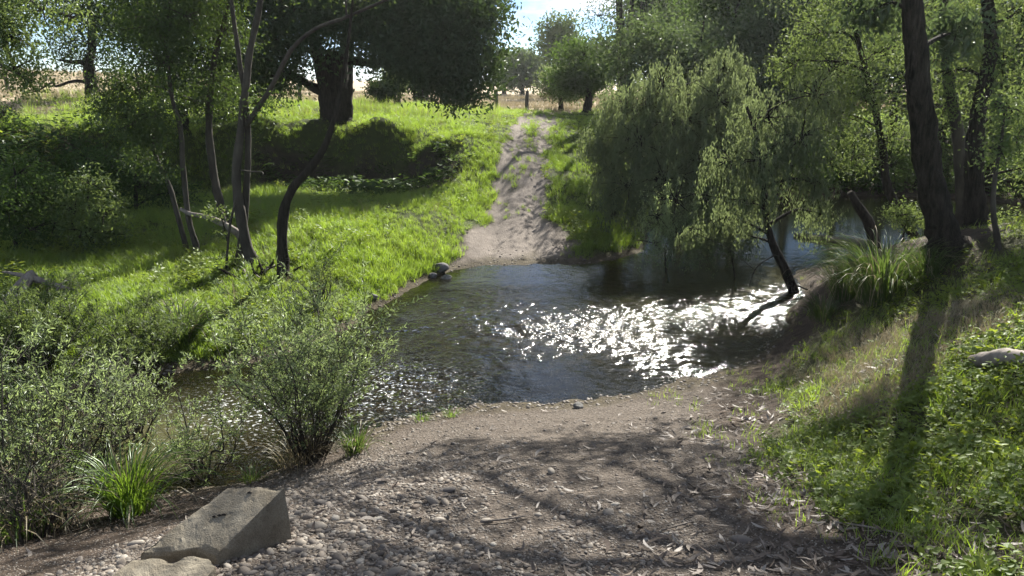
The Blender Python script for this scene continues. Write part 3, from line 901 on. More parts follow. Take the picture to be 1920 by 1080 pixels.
# pebbles: the 300 that show largest are single pieces of the ground, the rest one part
PEB = [pebble_mesh('pebble_%d' % k, 40 + k) for k in range(6)]
P5 = field_pts(80000, 4.4, 15, lambda x, y, z, m: m['near'] * m['gravel'] * (z > -.15) * np.clip(.10 + .75 * sstep(1.2, -1.6, x + .12 * (y - 6)) + .8 * fbm(x / .7, y / .7, 3, 16), .03, 1), .75)
k5 = rng.lognormal(-3.72, .48, len(P5)) * (1 + .5 * sstep(1.5, -1.5, P5[:, 0]) * sstep(10, 6, P5[:, 1]))
order = np.argsort(-k5 / np.hypot(P5[:, 1], CAM_Z - P5[:, 2]) * (np.abs(P5[:, 0] / P5[:, 1]) < .68) * (P5[:, 1] > 4.9))
single, rest = order[:300], order[300:]
rot, scl = rs3(len(P5), 1, 1, .25)
scl = k5[:, None] * np.stack([rng.uniform(.85, 1.3, len(P5)), rng.uniform(.8, 1.1, len(P5)), rng.uniform(.7, 1.1, len(P5))], -1)
P5[:, 2] += k5 * .04
for i in single:
    o = add('pebble', PEB[rng.integers(0, 6)], ground, P5[i])
    o.rotation_euler = rot[i]; o.scale = scl[i]
scatter('gravel', P5[rest], PEB, rot[rest], scl[rest], rng.integers(0, 6, len(rest)), None, None, ground)
P5c = field_pts(90000, 4.4, 14, lambda x, y, z, m: m['near'] * (z > -.05) * (1 - m['rbank']) * np.clip(.6 + .8 * fbm(x / .5, y / .5, 3, 26), .1, 1), .75)
rot, scl = rs3(len(P5c), .009, .024, .3)
scatter('grit', P5c, PEB, rot, scl, rng.integers(0, 6, len(P5c)), None, None, ground)
# stones showing in the shallows and on the apron of the far side
P5b = field_pts(40000, 11, 27, lambda x, y, z, m: np.clip(m['track'] * (~(m['near'] > .5)) * .10 * sstep(27, 22, y) + .35 * (z > -.10) * (z < .08) * (x < 5.5), 0, 1), .6)
rot, scl = rs3(len(P5b), .03, .10, .3)
scatter('shoal_gravel', P5b, PEB, rot, scl, rng.integers(0, 6, len(P5b)), None, None, ground)

# fallen leaves
LIT = [litter_mesh('fallen_leaf_%d' % k, 60 + k, .10 + .012 * k, .02 + .004 * (k % 3)) for k in range(6)]
P6 = field_pts(26000, 4.2, 13, lambda x, y, z, m: m['near'] * (z > .12) * np.clip(.06 + .85 * sstep(.6, 3.4, x + .25 * (8 - y)), 0, 1) * (1 - .75 * m['rbank']) * np.clip(.5 + fbm(x / .6, y / .6, 2, 18), .1, 1), .8)
order = np.argsort(np.hypot(P6[:, 1], P6[:, 0]) + 100 * (np.abs(P6[:, 0] / P6[:, 1]) > .66) + 100 * (P6[:, 1] < 4.95))
single, rest = order[:300], order[300:]
rot, scl = rs3(len(P6), .4, 1.15, .3)
scl[:, 1] *= rng.uniform(.6, 1.5, len(P6))
P6[:, 2] += .02
for i in single:
    o = add('fallen_leaf', LIT[rng.integers(0, 6)], ground, P6[i])
    o.rotation_euler = rot[i]; o.scale = scl[i]
scatter('leaf_litter', P6[rest], LIT, rot[rest], scl[rest], rng.integers(0, 6, len(rest)), None, None, ground)

# low growth under the wood on the right and on the dark left bank
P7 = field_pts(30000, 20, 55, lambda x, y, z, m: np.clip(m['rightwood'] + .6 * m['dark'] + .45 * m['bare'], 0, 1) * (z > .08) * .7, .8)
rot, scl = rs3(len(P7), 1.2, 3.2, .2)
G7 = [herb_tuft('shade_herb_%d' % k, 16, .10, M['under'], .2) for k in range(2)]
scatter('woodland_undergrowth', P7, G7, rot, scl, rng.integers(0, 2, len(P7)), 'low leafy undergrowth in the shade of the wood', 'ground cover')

# ------------------------------------------------------------------ trees
def wp(stem, y, r0, r1, dy=0.0):
    """a stem given where it is seen; it stands at depth y and drifts by dy"""
    n = len(stem)
    out = []
    for k, (px, py) in enumerate(stem):
        t = k / (n - 1)
        p = at_y(px, py, y + dy * t)
        out.append([*p, r0 + (r1 - r0) * t ** .8])
    return out


def tree(name, label, stems, lobes, leafmat, bark, leaf=(.11, .045), per=26, cr=.42, droop=.3, group=None, cat='tree', seed=1, flare=1.5, limbs=True, twig=True, branches=(), hang=0.0, sides=12, fill=.75):
    """stems: lists of x,y,z,r from the ground up; lobes: (x,y,z, rx,ry,rz, clusters); hang > 0 makes leafy strands that hang that far"""
    rs = np.random.default_rng(seed)
    base = np.array(stems[0][0][:3])
    root = empty(name, base)
    tag(root, label, cat, group)
    allpts = []
    for s_ in stems:
        s_ = [list(v) for v in s_]
        p0 = list(s_[0]); p0[2] -= .15 + 1.1 * p0[3]; p0[3] *= flare * 1.15
        s2 = [p0]
        if flare > 1.05:
            a_, b_ = np.array(s_[0]), np.array(s_[1])
            f1 = a_ + (b_ - a_) * .07; f1[3] = a_[3] * (1 + .6 * (flare - 1)); s2.append(list(f1))
            f2 = a_ + (b_ - a_) * .3; f2[3] = a_[3]; s2.append(list(f2))
        s2 += s_[1:]
        me = tube_mesh('trunk', s2, bark, sides, 9, .16, base, seed)
        tk = add('trunk', me, root)
        main = tk if len(allpts) == 0 else main
        allpts.append(smooth_path(s_, 6))
    SPTS = np.vstack(allpts)
    for b_ in branches:
        add('branch', tube_mesh('branch', b_, bark, 8, 6, .08, base, seed + 3), main)
        SPTS = np.vstack([SPTS, smooth_path(b_, 5)])
    g = Geo()
    CL = []
    for (cx, cy, cz, rx, ry, rz, nc) in lobes:
        c = np.array([cx, cy, cz])
        if limbs:
            dd = np.linalg.norm(SPTS[:, :3] - c, axis=1) + 2.2 * np.clip(SPTS[:, 2] - cz + .35 * rz, 0, None)
            k = int(np.argmin(dd)); s0 = SPTS[k]
            L = np.linalg.norm(c - s0[:3])
            if L > .5:
                r0 = min(s0[3] * .7, .018 * L + .02)
                m1 = s0[:3] + (c - s0[:3]) * .45 + np.array([0, 0, .10 * L]) + rs.normal(0, .05 * L, 3)
                add('branch', tube_mesh('branch', [[*s0[:3], r0], [*m1, r0 * .7], [*(c + rs.normal(0, .1, 3) * rx), max(.012, r0 * .3)]], bark, 7, 5, .08, base, seed + 5), main)
        u = unit(rs.normal(size=(nc, 3))); rad = rs.uniform(size=nc) ** (1 / 3 * fill)
        pts = c + u * rad[:, None] * np.array([rx, ry, rz]) * (1 + .35 * rs.normal(size=(nc, 1)) * .5)
        CL.append(pts)
        if twig:
            for p in pts[:max(5, nc // 4)]:
                m1 = (c + p) / 2 + rs.normal(0, .06, 3) * np.linalg.norm(p - c) + np.array([0, 0, .05 * rx])
                V, Fc, _ = tube(np.array([c, m1, p]), np.array([.022, .014, .006]) * (1 + .05 * rx), 4, 0, False)
                g.put(V, Fc, 1)
    CL = np.vstack(CL)
    n = len(CL)
    if hang > 0:
        # strands: arch out and hang, leaves along them
        ns = n
        L = hang * rs.uniform(.4, 1.2, ns)
        az = rs.uniform(0, 6.283, ns)
        out = np.stack([np.cos(az), np.sin(az), np.zeros(ns)], -1) * (.25 * L)[:, None]
        t = rs.uniform(0, 1, (ns, per))
        P = CL[:, None] + out[:, None] * np.sqrt(t)[:, :, None] + np.array([0, 0, -1.0]) * (L[:, None] * (t ** 1.3 - .15))[:, :, None] + rs.normal(0, .05, (ns, per, 3))
        P = P.reshape(-1, 3)
        D = unit(rs.normal(size=(len(P), 3)) * .55 + np.array([0, 0, -droop * 2.2]))
    else:
        P = (CL[:, None] + rs.normal(0, cr, (n, per, 3)) * np.array([1, 1, .7])).reshape(-1, 3)
        D = unit(rs.normal(size=(len(P), 3)) + np.array([0, 0, -droop * 2]))
    ll = leaf[0] * rs.uniform(.6, 1.25, len(P)); lw = leaf[1] * rs.uniform(.7, 1.2, len(P))
    V, Fc = leaf_quads(P, D, ll, lw, rs=rs)
    tone = np.repeat(np.clip(rs.uniform(size=n) ** 1.2 + .25 * (CL[:, 2] - CL[:, 2].mean()) / (CL[:, 2].std() + 1e-6) * 0, 0, 1), per)
    g.put(V, Fc, 0, np.clip(.55 * tone + .45 * rs.uniform(size=len(P)), 0, .999))
    add('crown', g.mesh('crown', [leafmat, bark], base), root)
    return root


def LB(px, py, y, rpx, nc, rzpx=None, ry=None):
    p = at_y(px, py, y)
    k = y / F * 1.03
    r = rpx * k
    return (*p, r, ry if ry else r, (rzpx or rpx * .8) * k, nc)


# the big dark tree on the bank
YB = on_ground(628, 228)[1]
fig_stems = [wp([(628, 232), (627, 190), (630, 140), (632, 95)], YB, .66, .58),
             wp([(622, 228), (610, 170), (598, 110), (575, 40), (540, -40), (520, -130)], YB - .3, .45, .12, -1),
             wp([(640, 232), (648, 160), (650, 90), (665, 10), (690, -80), (700, -180)], YB + .2, .48, .12, 1.0)]
fig_br = [wp([(606, 172), (580, 160), (560, 145), (530, 130), (500, 110)], YB - .4, .28, .06, -1.5),
          wp([(640, 110), (690, 118), (750, 122), (810, 140), (860, 150)], YB, .26, .05, -2),
          wp([(648, 80), (700, 30), (770, 10), (840, 20)], YB, .3, .05, 1)]
fig_l = [LB(500, 90, YB - 2, 70, 140), LB(470, 0, YB - 1, 90, 180), LB(560, 20, YB - 3, 90, 180), LB(560, -110, YB, 120, 220), LB(640, 10, YB - 4, 70, 110), LB(660, -60, YB - 2, 90, 150), LB(710, 60, YB - 3.5, 62, 110),
         LB(780, 35, YB - 4, 85, 210), LB(850, 60, YB - 4, 72, 180), LB(880, 120, YB - 4, 50, 120), LB(835, 140, YB - 3.5, 50, 110), LB(765, 105, YB - 4.5, 50, 90), LB(800, -20, YB - 4, 80, 150), LB(580, -190, YB - 1, 120, 190),
         LB(890, 20, YB - 3.5, 40, 80), LB(520, 150, YB + 1, 34, 40), LB(460, 150, YB - 1, 42, 56), LB(872, 172, YB - 4, 26, 36), LB(450, -120, YB, 110, 180), LB(720, -70, YB - 4, 70, 110),
         LB(770, -50, YB + .5, 80, 150), LB(690, -100, YB + 1.5, 90, 170), LB(610, -130, YB + 2, 95, 170), LB(700, -190, YB + .5, 90, 150), LB(820, -60, YB + 1, 60, 90), LB(870, -50, YB - .5, 60, 110), LB(890, 0, YB - 1.5, 40, 80), LB(820, -120, YB + .5, 75, 110), LB(600, 10, YB + 2.5, 70, 110), LB(500, -40, YB + 2, 80, 120)]
tree('spreading_tree', 'huge dark spreading tree with thick flared trunk on the far bank', fig_stems, fig_l, M['fig'], M['bark'], (.23, .105), 34, .52, .25, seed=11, flare=1.55, branches=fig_br, sides=18)

# slender trees of the left terrace
S = 'slender trees on the left terrace'
y1 = on_ground(372, 478)[1]
tree('slender_tree', 'slender pale edged trunk, right one of the pair rising from the lit terrace grass', [wp([(372, 480), (352, 400), (343, 310), (338, 240), (324, 190), (317, 140), (312, 60), (330, -60), (345, -190)], y1, .085, .035)],
     [LB(300, 50, y1, 65, 130), LB(255, 40, y1 + 1, 45, 80), LB(345, 30, y1 - .5, 50, 80), LB(300, 120, y1, 48, 80), LB(270, 165, y1 + .5, 30, 40), LB(340, -90, y1, 110, 170), LB(240, -60, y1, 80, 120), LB(300, -190, y1, 110, 140)],
     M['slim'], M['palebark'], (.10, .042), 26, .26, .3, S, seed=21, flare=1.3)
y2 = on_ground(352, 478)[1]
tree('slender_tree', 'slender trunk leaning left out of the terrace grass under a low dark crown', [wp([(354, 480), (332, 400), (318, 350), (300, 312), (286, 275), (272, 230), (262, 180), (255, 130)], y2 + .3, .08, .03)],
     [LB(255, 225, y2, 42, 90), LB(215, 200, y2 + .5, 38, 70), LB(285, 260, y2, 28, 50), LB(230, 165, y2 + .5, 38, 60), LB(300, 215, y2 - .2, 24, 30), LB(262, 300, y2 + .2, 22, 26), LB(300, 320, y2 - .2, 16, 16)],
     M['slim'], M['palebark'], (.095, .045), 26, .2, .3, S, seed=22, flare=1.3)
y3 = on_ground(425, 445)[1]
tree('slender_tree', 'slender dark trunk standing just behind the broken dead limb', [wp([(430, 448), (410, 370), (400, 320), (392, 250), (394, 180), (404, 100), (424, 30), (440, -70), (430, -170)], y3, .14, .05)],
     [LB(400, 150, y3, 40, 60), LB(365, 190, y3, 32, 40), LB(420, 60, y3 + .5, 48, 80), LB(380, 10, y3, 50, 90), LB(440, -100, y3, 100, 150), LB(360, -110, y3, 80, 110), LB(425, 180, y3 + .5, 26, 30)],
     M['slim'], M['palebark'], (.10, .042), 26, .26, .3, S, seed=23, flare=1.3)
y4 = on_ground(462, 495)[1]
tree('slender_tree', 'two stemmed slender tree with a long grey limb reaching right over the bank', [wp([(472, 492), (456, 430), (446, 370), (443, 320), (451, 250), (459, 180), (468, 100), (487, 10), (500, -110)], y4, .15, .06),
      wp([(448, 492), (456, 430), (462, 350), (465, 290), (462, 200), (450, 120), (436, 20), (425, -100)], y4 + .2, .11, .04)],
     [LB(520, -130, y4, 120, 160), LB(430, -140, y4, 100, 130), LB(640, -70, y4, 80, 70), LB(480, 195, y4 + .3, 26, 22)],
     M['slim'], M['palebark'], (.10, .042), 26, .28, .3, S, seed=24, flare=1.35,
     branches=[wp([(462, 235), (508, 165), (545, 95), (590, 55), (650, 32), (735, -5)], y4, .07, .03, -1.0), wp([(449, 318), (470, 322), (490, 322), (494, 327)], y4, .022, .012, -.4), wp([(443, 370), (430, 430), (424, 505)], y4 - .2, .03, .03)])
y5 = on_ground(530, 525)[1]
tree('leaning_tree', 'dark crooked trunk leaning right at the creek edge beside the root tangle', [wp([(532, 528), (529, 460), (532, 400), (550, 352), (580, 318), (608, 275), (630, 210), (645, 130), (655, 60), (665, -40)], y5, .16, .02)],
     [LB(665, -110, y5, 80, 90)], M['slim'], M['bark'], (.10, .042), 26, .28, .3, None, seed=25, flare=1.35)

# tree on the rise at far left and the bough that hangs in from the left edge
y6 = 46.0
tree('paddock_tree', 'lone dark tree with forked trunk before the dry hill at far left', [wp([(176, 196), (170, 150), (166, 122), (172, 95), (172, 50), (168, 0), (170, -60)], y6, .42, .12)],
     [LB(140, 75, y6, 38, 60), LB(120, 110, y6, 28, 30), LB(180, 40, y6, 38, 60), LB(150, 15, y6, 42, 60), LB(200, 95, y6, 25, 30), LB(170, -60, y6, 80, 130), LB(110, -20, y6, 50, 60), LB(225, 130, y6 + 1, 20, 20)],
     M['fig'], M['bark'], (.22, .10), 20, .42, .2, None, seed=31, flare=1.4,
     branches=[wp([(166, 122), (150, 116), (130, 116), (112, 112)], y6, .2, .05), wp([(176, 158), (150, 152), (130, 154), (105, 162), (98, 155), (70, 170), (45, 175)], y6, .12, .04)])
tree('overhanging_tree', 'bright leaved tree overhanging the left edge of the picture', [[[*on_ground(-260, 480), .2]] + wp([(-250, 380), (-220, 240), (-160, 100), (-100, 0), (-60, -120)], on_ground(-260, 480)[1], .18, .08)],
     [LB(10, 70, 14, 52, 60), LB(25, 130, 14.5, 38, 40), LB(0, 20, 14, 50, 50), LB(80, 20, 13.5, 40, 22), LB(135, 35, 13.5, 30, 12), LB(-60, 60, 15, 70, 70), LB(-40, -60, 14, 90, 90), LB(60, -80, 14, 80, 70), LB(5, 215, 15, 26, 14), LB(60, 150, 15, 26, 16)],
     M['bright'], M['palebark'], (.085, .04), 24, .17, .3, None, seed=32, flare=1.2)

# shrubs on the dark left bank
y7 = on_ground(175, 470)[1]
p7 = on_ground(175, 470)
tree('leafy_shrub', 'shrub with backlit leaf tips in the dark left hollow', [[[*p7, .05]] + wp([(170, 420), (165, 370), (170, 330)], y7, .04, .015), [[*(p7 + np.array([-.15, .1, 0])), .04]] + wp([(140, 430), (125, 390)], y7, .03, .012)],
     [LB(170, 345, y7, 32, 46, 22), LB(140, 395, y7, 40, 60), LB(195, 400, y7 - .2, 36, 60), LB(160, 440, y7 - .3, 48, 60, 22), LB(100, 430, y7 + .3, 36, 44), LB(215, 440, y7, 24, 26)],
     M['bright'], M['bark'], (.12, .05), 16, .17, .1, None, 'shrub', seed=41, flare=1.1)
p8 = on_ground(30, 470)
tree('leafy_shrub', 'dark shrub at the left edge in deep shade', [[[*p8, .05]] + wp([(28, 420), (30, 370)], p8[1], .04, .015)],
     [LB(20, 390, p8[1], 50, 70), LB(70, 360, p8[1] + .8, 45, 60), LB(30, 330, p8[1] + 1.2, 50, 60), LB(-30, 400, p8[1], 50, 60), LB(60, 430, p8[1], 45, 50)],
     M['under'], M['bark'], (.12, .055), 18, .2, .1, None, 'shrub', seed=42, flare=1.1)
p9 = on_ground(255, 395)
tree('leafy_shrub', 'dark thicket below the leaning slender tree', [[[*p9, .06]] + wp([(255, 340), (250, 300)], p9[1], .05, .02)],
     [LB(215, 320, p9[1], 45, 60), LB(270, 350, p9[1], 45, 60), LB(170, 300, p9[1] + 1, 40, 40), LB(330, 360, p9[1] + 1, 40, 40)],
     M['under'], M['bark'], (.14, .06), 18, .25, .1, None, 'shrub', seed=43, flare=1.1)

for k, (px, lob, lab) in enumerate([(345, [(300, 60, 70), (360, 20, 70), (380, 110, 50), (260, 20, 60), (330, -80, 110), (400, 180, 36), (320, 160, 40), (240, -100, 100)], 'dense dark tree on the bank top behind the slender trunks'),
                                    (-170, [(120, -120, 100), (40, -160, 120), (200, -200, 110), (10, -40, 60)], 'added tree left of view on the bank top, its crown shading the hollow')]):  # last tree is added out of view to shade the left hollow
    pk = on_ground(px, 246)
    tree('bank_top_tree', lab, [[[*pk, .22], *wp([(px - 4, 170), (px + 6, 90), (px, 0), (px - 10, -120)], pk[1], .2, .08)]], [LB(a_, b_, pk[1] + (q % 3 - 1), r_, int(r_ * 2.0)) for q, (a_, b_, r_) in enumerate(lob)],
         M['fig'], M['bark'], (.20, .09), 30, .42, .25, None, seed=46 + k, flare=1.3)

# far trees beyond the paddock
def simple_tree(name, label, px, base_py, y, h_px, w_px, mat, seed, nc=60, leaf=(.4, .2), group=None, trunk=.3, cr=.8, per=22, bark=None, limbs=True):
    z0 = hz(at_y(px, base_py, y)[0], y)
    k = y / F * 1.03
    x0 = at_y(px, base_py, y)[0]
    H, Wd = h_px * k, w_px * k
    rs = np.random.default_rng(seed)
    stem = [[x0, y, z0, trunk], [x0 + rs.normal(0, .02) * H, y, z0 + .3 * H, trunk * .8], [x0 + rs.normal(0, .04) * H, y, z0 + .6 * H, trunk * .5], [x0 + rs.normal(0, .05) * H, y, z0 + .9 * H, trunk * .15]]
    lob = []
    for q in range(6):
        t = rs.uniform(.38, .86)
        a = rs.uniform(0, 6.283); e = rs.uniform(.1, .34) * Wd
        lob.append((x0 + math.cos(a) * e, y + math.sin(a) * e, z0 + t * H, Wd * .26 * rs.uniform(.8, 1.2), Wd * .26, H * .17 * rs.uniform(.8, 1.2), nc))
    return tree(name, label, [stem], lob, mat, bark or M['bark'], leaf, per, cr, .2, group, seed=seed, flare=1.2, sides=8, limbs=limbs)


simple_tree('distant_tree', 'tall round dark tree beyond the paddock, left of the bare gum', 1070, 195, 95, 140, 85, M['gum'], 51, 55, (.5, .26), 'trees beyond the paddock', .45, .9)
simple_tree('distant_tree', 'hazy tree at the end of the paddock, right of the spreading tree', 980, 195, 120, 80, 70, M['gum'], 52, 50, (.6, .3), 'trees beyond the paddock', .4, 1.0)
simple_tree('distant_tree', 'low dark tree beyond the paddock, just left of the hazy one', 945, 195, 135, 66, 90, M['fig'], 53, 45, (.6, .3), 'trees beyond the paddock', .4, 1.0)
simple_tree('distant_tree', 'dark rounded tree beyond the paddock behind the crest tree', 1110, 195, 110, 100, 110, M['fig'], 54, 50, (.6, .3), 'trees beyond the paddock', .4, 1.0)
simple_tree('crest_tree', 'broad green tree at the right of the track crest', 1100, 216, 52, 125, 120, M['under'], 55, 70, (.24, .12), None, .28, .45)
simple_tree('crest_tree', 'smaller green tree beside the track crest, left of the broad one', 1052, 212, 58, 80, 80, M['willow'], 56, 50, (.24, .12), None, .2, .4)
simple_tree('paddock_tree', 'thick grey trunk behind the fence under the spreading tree', 790, 205, 62, 120, 130, M['gum'], 57, 40, (.3, .14), None, .75, .6)
simple_tree('paddock_tree', 'small pale green tree behind the fence beside the spreading trunk', 742, 205, 50, 85, 70, M['bright'], 58, 26, (.18, .09), None, .1, .35)
simple_tree('paddock_tree', 'round dark bush at the fence right of the spreading trunk', 715, 205, 49, 42, 50, M['fig'], 59, 30, (.18, .09), None, .1, .3)
simple_tree('paddock_tree', 'leafy tree on the bank top left of the spreading trunk', 460, 232, 41, 120, 110, M['slim'], 60, 60, (.2, .09), None, .22, .4)

# tall open gum with several stems
yg = 48.0
zg = hz(at_y(1168, 205, yg)[0], yg)
xg = at_y(1168, 205, yg)[0]
tree('tall_gum_tree', 'tall open gum with several upright dark stems right of the sky gap',
     [[[xg, yg, zg, .42]] + wp([(1168, 150), (1166, 90), (1162, 20), (1158, -60), (1165, -160)], yg, .36, .1), [[xg + .3, yg, zg, .36]] + wp([(1176, 150), (1186, 90), (1204, 20), (1222, -60), (1240, -140)], yg, .3, .1),
      [[xg + .1, yg + .4, zg, .3]] + wp([(1172, 150), (1178, 80), (1185, 0), (1190, -100)], yg + .4, .26, .08)],
     [LB(1120, 30, yg, 28, 18), LB(1130, -30, yg, 40, 30), LB(1220, 60, yg, 34, 26), LB(1240, 0, yg, 36, 28), LB(1180, -60, yg, 60, 50), LB(1120, 90, yg, 20, 10), LB(1160, 60, yg + 2, 26, 12), LB(1200, -140, yg, 80, 70), LB(1110, -60, yg, 40, 30)],
     M['gum'], M['palebark'], (.26, .07), 18, .5, .5, seed=61, flare=1.2)

# weeping tree at the right of the track
yw = on_ground(1150, 412)[1]
pw = on_ground(1150, 412)
tree('weeping_tree', 'weeping tree right of the track with its crown hanging to the pool', [[[*pw, .2]] + wp([(1146, 370), (1150, 320), (1165, 270), (1190, 220), (1220, 180)], yw, .17, .05, -1)],
     [LB(1180, 200, yw - 1, 60, 130), LB(1240, 160, yw - 1, 55, 120), LB(1130, 260, yw - 1.2, 36, 90), LB(1200, 270, yw - 2.2, 70, 190), LB(1280, 230, yw - 2, 70, 190), LB(1350, 190, yw - 1.5, 60, 140), LB(1330, 290, yw - 3, 75, 200),
      LB(1250, 340, yw - 3.5, 75, 190), LB(1400, 260, yw - 2.5, 65, 150), LB(1180, 350, yw - 3, 50, 110), LB(1360, 130, yw - .5, 45, 90), LB(1400, 340, yw - 3.5, 65, 130), LB(1320, 370, yw - 4, 70, 140), LB(1140, 320, yw - 1.6, 30, 60)],
     M['willow'], M['bark'], (.14, .042), 36, .3, .8, seed=71, flare=1.3, hang=1.25)
pl = on_ground(1492, 556)
yl = pl[1]
tree('leaning_tree', 'leaning dark trunk at the pool edge under trailing leaves', [[[*pl, .13]] + wp([(1470, 500), (1448, 455), (1436, 405), (1432, 340), (1420, 260), (1400, 200)], yl, .12, .04, .8)],
     [LB(1430, 300, yl, 60, 80), LB(1500, 260, yl + .6, 60, 80), LB(1370, 300, yl + .8, 50, 60), LB(1440, 220, yl + 1, 60, 70), LB(1530, 340, yl + .5, 36, 36), LB(1300, 430, yl + .6, 26, 18), LB(1400, 380, yl, 40, 36), LB(1530, 180, yl + 2, 60, 70), LB(1350, 410, yl + 1.5, 45, 40), LB(1290, 440, yl + 1.8, 34, 26), LB(1540, 400, yl + 1, 36, 26), LB(1390, 440, yl + 2.2, 34, 24)],
     M['willow'], M['bark'], (.12, .036), 32, .25, .8, seed=72, flare=1.2, hang=.9, branches=[wp([(1458, 475), (1420, 500), (1405, 535)], yl, .02, .008), wp([(1480, 530), (1520, 545), (1560, 560)], yl, .025, .01)])
pm = on_ground(1225, 520) if False else at_z(1265, 500, 0.0)
# low trailing growth over the water's edge
pq = np.array([4.6, 21.6, 0.0]); pq[2] = hz(pq[0], pq[1])
tree('trailing_shrub', 'yellowish trailing shrub dipping into the pool right of the blue shallows', [[[*pq, .04], [pq[0] - .1, pq[1], pq[2] + .5, .03], [pq[0] - .2, pq[1] - .2, pq[2] + 1.1, .012]]],
     [(pq[0] - .5, pq[1] - .3, .9, .5, .5, .4, 34), (pq[0] + .1, pq[1] - .4, 1.2, .5, .5, .4, 34), (pq[0] + .7, pq[1] - .3, .8, .5, .5, .35, 26), (pq[0] + .2, pq[1] + .6, 2.0, 1.0, .9, .6, 80), (pq[0] - .4, pq[1] + .2, 1.6, .6, .6, .5, 50)], M['bottle'], M['bark'], (.08, .022), 22, .18, .5, None, 'shrub', seed=73, flare=1.1, hang=.7)

pq2 = np.array([6.4, 20.9, 0.0]); pq2[2] = hz(pq2[0], pq2[1])
tree('trailing_shrub', 'trailing leafy shrub between the sparkling ford and the still pool', [[[*pq2, .035], [pq2[0] - .1, pq2[1], pq2[2] + .6, .025], [pq2[0] - .3, pq2[1] - .1, pq2[2] + 1.3, .01]]],
     [(pq2[0] - .5, pq2[1], 1.3, .6, .5, .4, 40), (pq2[0] + .2, pq2[1] + .2, 1.6, .6, .5, .4, 40), (pq2[0] - .9, pq2[1] + .3, .9, .5, .4, .3, 26)], M['willow'], M['bark'], (.085, .024), 24, .18, .5, None, 'shrub', seed=74, flare=1.1, hang=.8)

# the big trunk at right and those behind it
pb = on_ground(1778, 478)
yb = pb[1]
big_l = [(7.0, 16.7, 9.5, 2.24, 2.10, 1.08, 36), (5.5, 18.7, 9.6, 2.24, 1.96, 1.08, 36), (8.1, 15.2, 9.8, 1.82, 1.68, 0.96, 24), (3.8, 19.2, 9.4, 2.10, 1.82, 0.96, 25), (6.5, 20.6, 9.8, 1.96, 1.82, 0.96, 24), (5.3, 16.6, 10.6, 1.96, 1.82, 0.96, 17), (3.5, 17.0, 10.8, 1.82, 1.82, 0.96, 13), (7.7, 12.6, 10.0, 1.82, 1.82, 1.08, 11), (1.8, 17.5, 9.6, 1.96, 1.82, 0.84, 13), (3.0, 15.7, 9.9, 1.68, 1.68, 0.84, 11), (1.1, 19.6, 9.4, 1.68, 1.54, 0.84, 11),
         LB(1640, 20, yb + 1, 40, 16), LB(1790, 60, yb + 1.5, 40, 18)]
tree('big_riverside_tree', 'thick dark trunk on the right bank beside the sedge clump', [[[*pb, .33]] + wp([(1762, 410), (1744, 330), (1732, 250), (1722, 160), (1714, 60), (1704, -60), (1690, -220), (1680, -400)], yb, .27, .13)],
     big_l, M['gum'], M['bark'], (.19, .07), 44, .25, .5, seed=81, flare=1.8, sides=20)
W2 = 'trunks behind the big riverside tree'
pc = on_ground(1838, 440); yc = max(pc[1], 16.5)
xc0 = at_y(1832, 420, yc)[0]
tree('riverside_tree', 'dark curved trunk right of the thick trunk, forking to the upper right', [[[xc0, yc, hz(xc0, yc), .24]] + wp([(1828, 380), (1826, 300), (1834, 220), (1848, 150), (1858, 80), (1852, 10), (1840, -90)], yc, .21, .1)],
     [LB(1880, 120, yc, 50, 50), LB(1900, 220, yc + .5, 45, 44), LB(1830, 40, yc + 1, 50, 46), LB(1860, -60, yc + .5, 60, 30), LB(1920, 20, yc, 60, 50), LB(1790, 130, yc + 1, 40, 34), LB(1930, 320, yc, 50, 40)], M['bright'], M['bark'], (.10, .042), 24, .24, .3, W2, seed=82, flare=1.3)
yd = 18.5; xd = at_y(1808, 400, yd)[0]
tree('riverside_tree', 'greyish straight trunk close behind the curved one', [[[xd, yd, hz(xd, yd), .2]] + wp([(1806, 380), (1800, 280), (1785, 180), (1775, 90), (1770, 0), (1760, -120)], yd, .18, .07)],
     [LB(1770, 200, yd, 44, 40), LB(1720, 120, yd + 1, 50, 40), LB(1780, 20, yd, 60, 40)], M['bright'], M['palebark'], (.10, .042), 24, .24, .3, W2, seed=83, flare=1.3)
ye = 24.0; xe = at_y(1645, 400, ye)[0]
tree('riverside_tree', 'light leaved tree over the pool left of the thick trunk', [[[12.6, 22.3, hz(12.6, 22.3), .14]] + wp([(1668, 360), (1655, 280), (1640, 200), (1620, 120), (1600, 40), (1580, -60)], 22.3, .12, .05)],
     [LB(1560, 130, 22.6, 60, 90), LB(1620, 180, 22, 55, 80), LB(1570, 220, 22.5, 55, 70), LB(1650, 100, 23, 50, 70), LB(1540, 60, 23, 50, 60), LB(1600, 290, 22, 40, 40), LB(1640, 30, 22.5, 60, 70), LB(1560, -60, 22.5, 100, 120), LB(1490, 120, 23, 40, 50), LB(1680, 250, 22, 36, 30)],
     M['bright'], M['bark'], (.11, .045), 24, .26, .3, W2, seed=84, flare=1.2)
ps = on_ground(1872, 470)
tree('sapling', 'thin bent sapling at the right edge of the wood', [[[*ps, .05]] + wp([(1862, 390), (1866, 330), (1878, 260), (1885, 190)], ps[1], .045, .015)],
     [LB(1885, 200, ps[1], 34, 30), LB(1870, 280, ps[1], 30, 22), LB(1905, 260, ps[1], 30, 22)], M['bright'], M['palebark'], (.08, .036), 20, .16, .3, None, seed=85, flare=1.1)

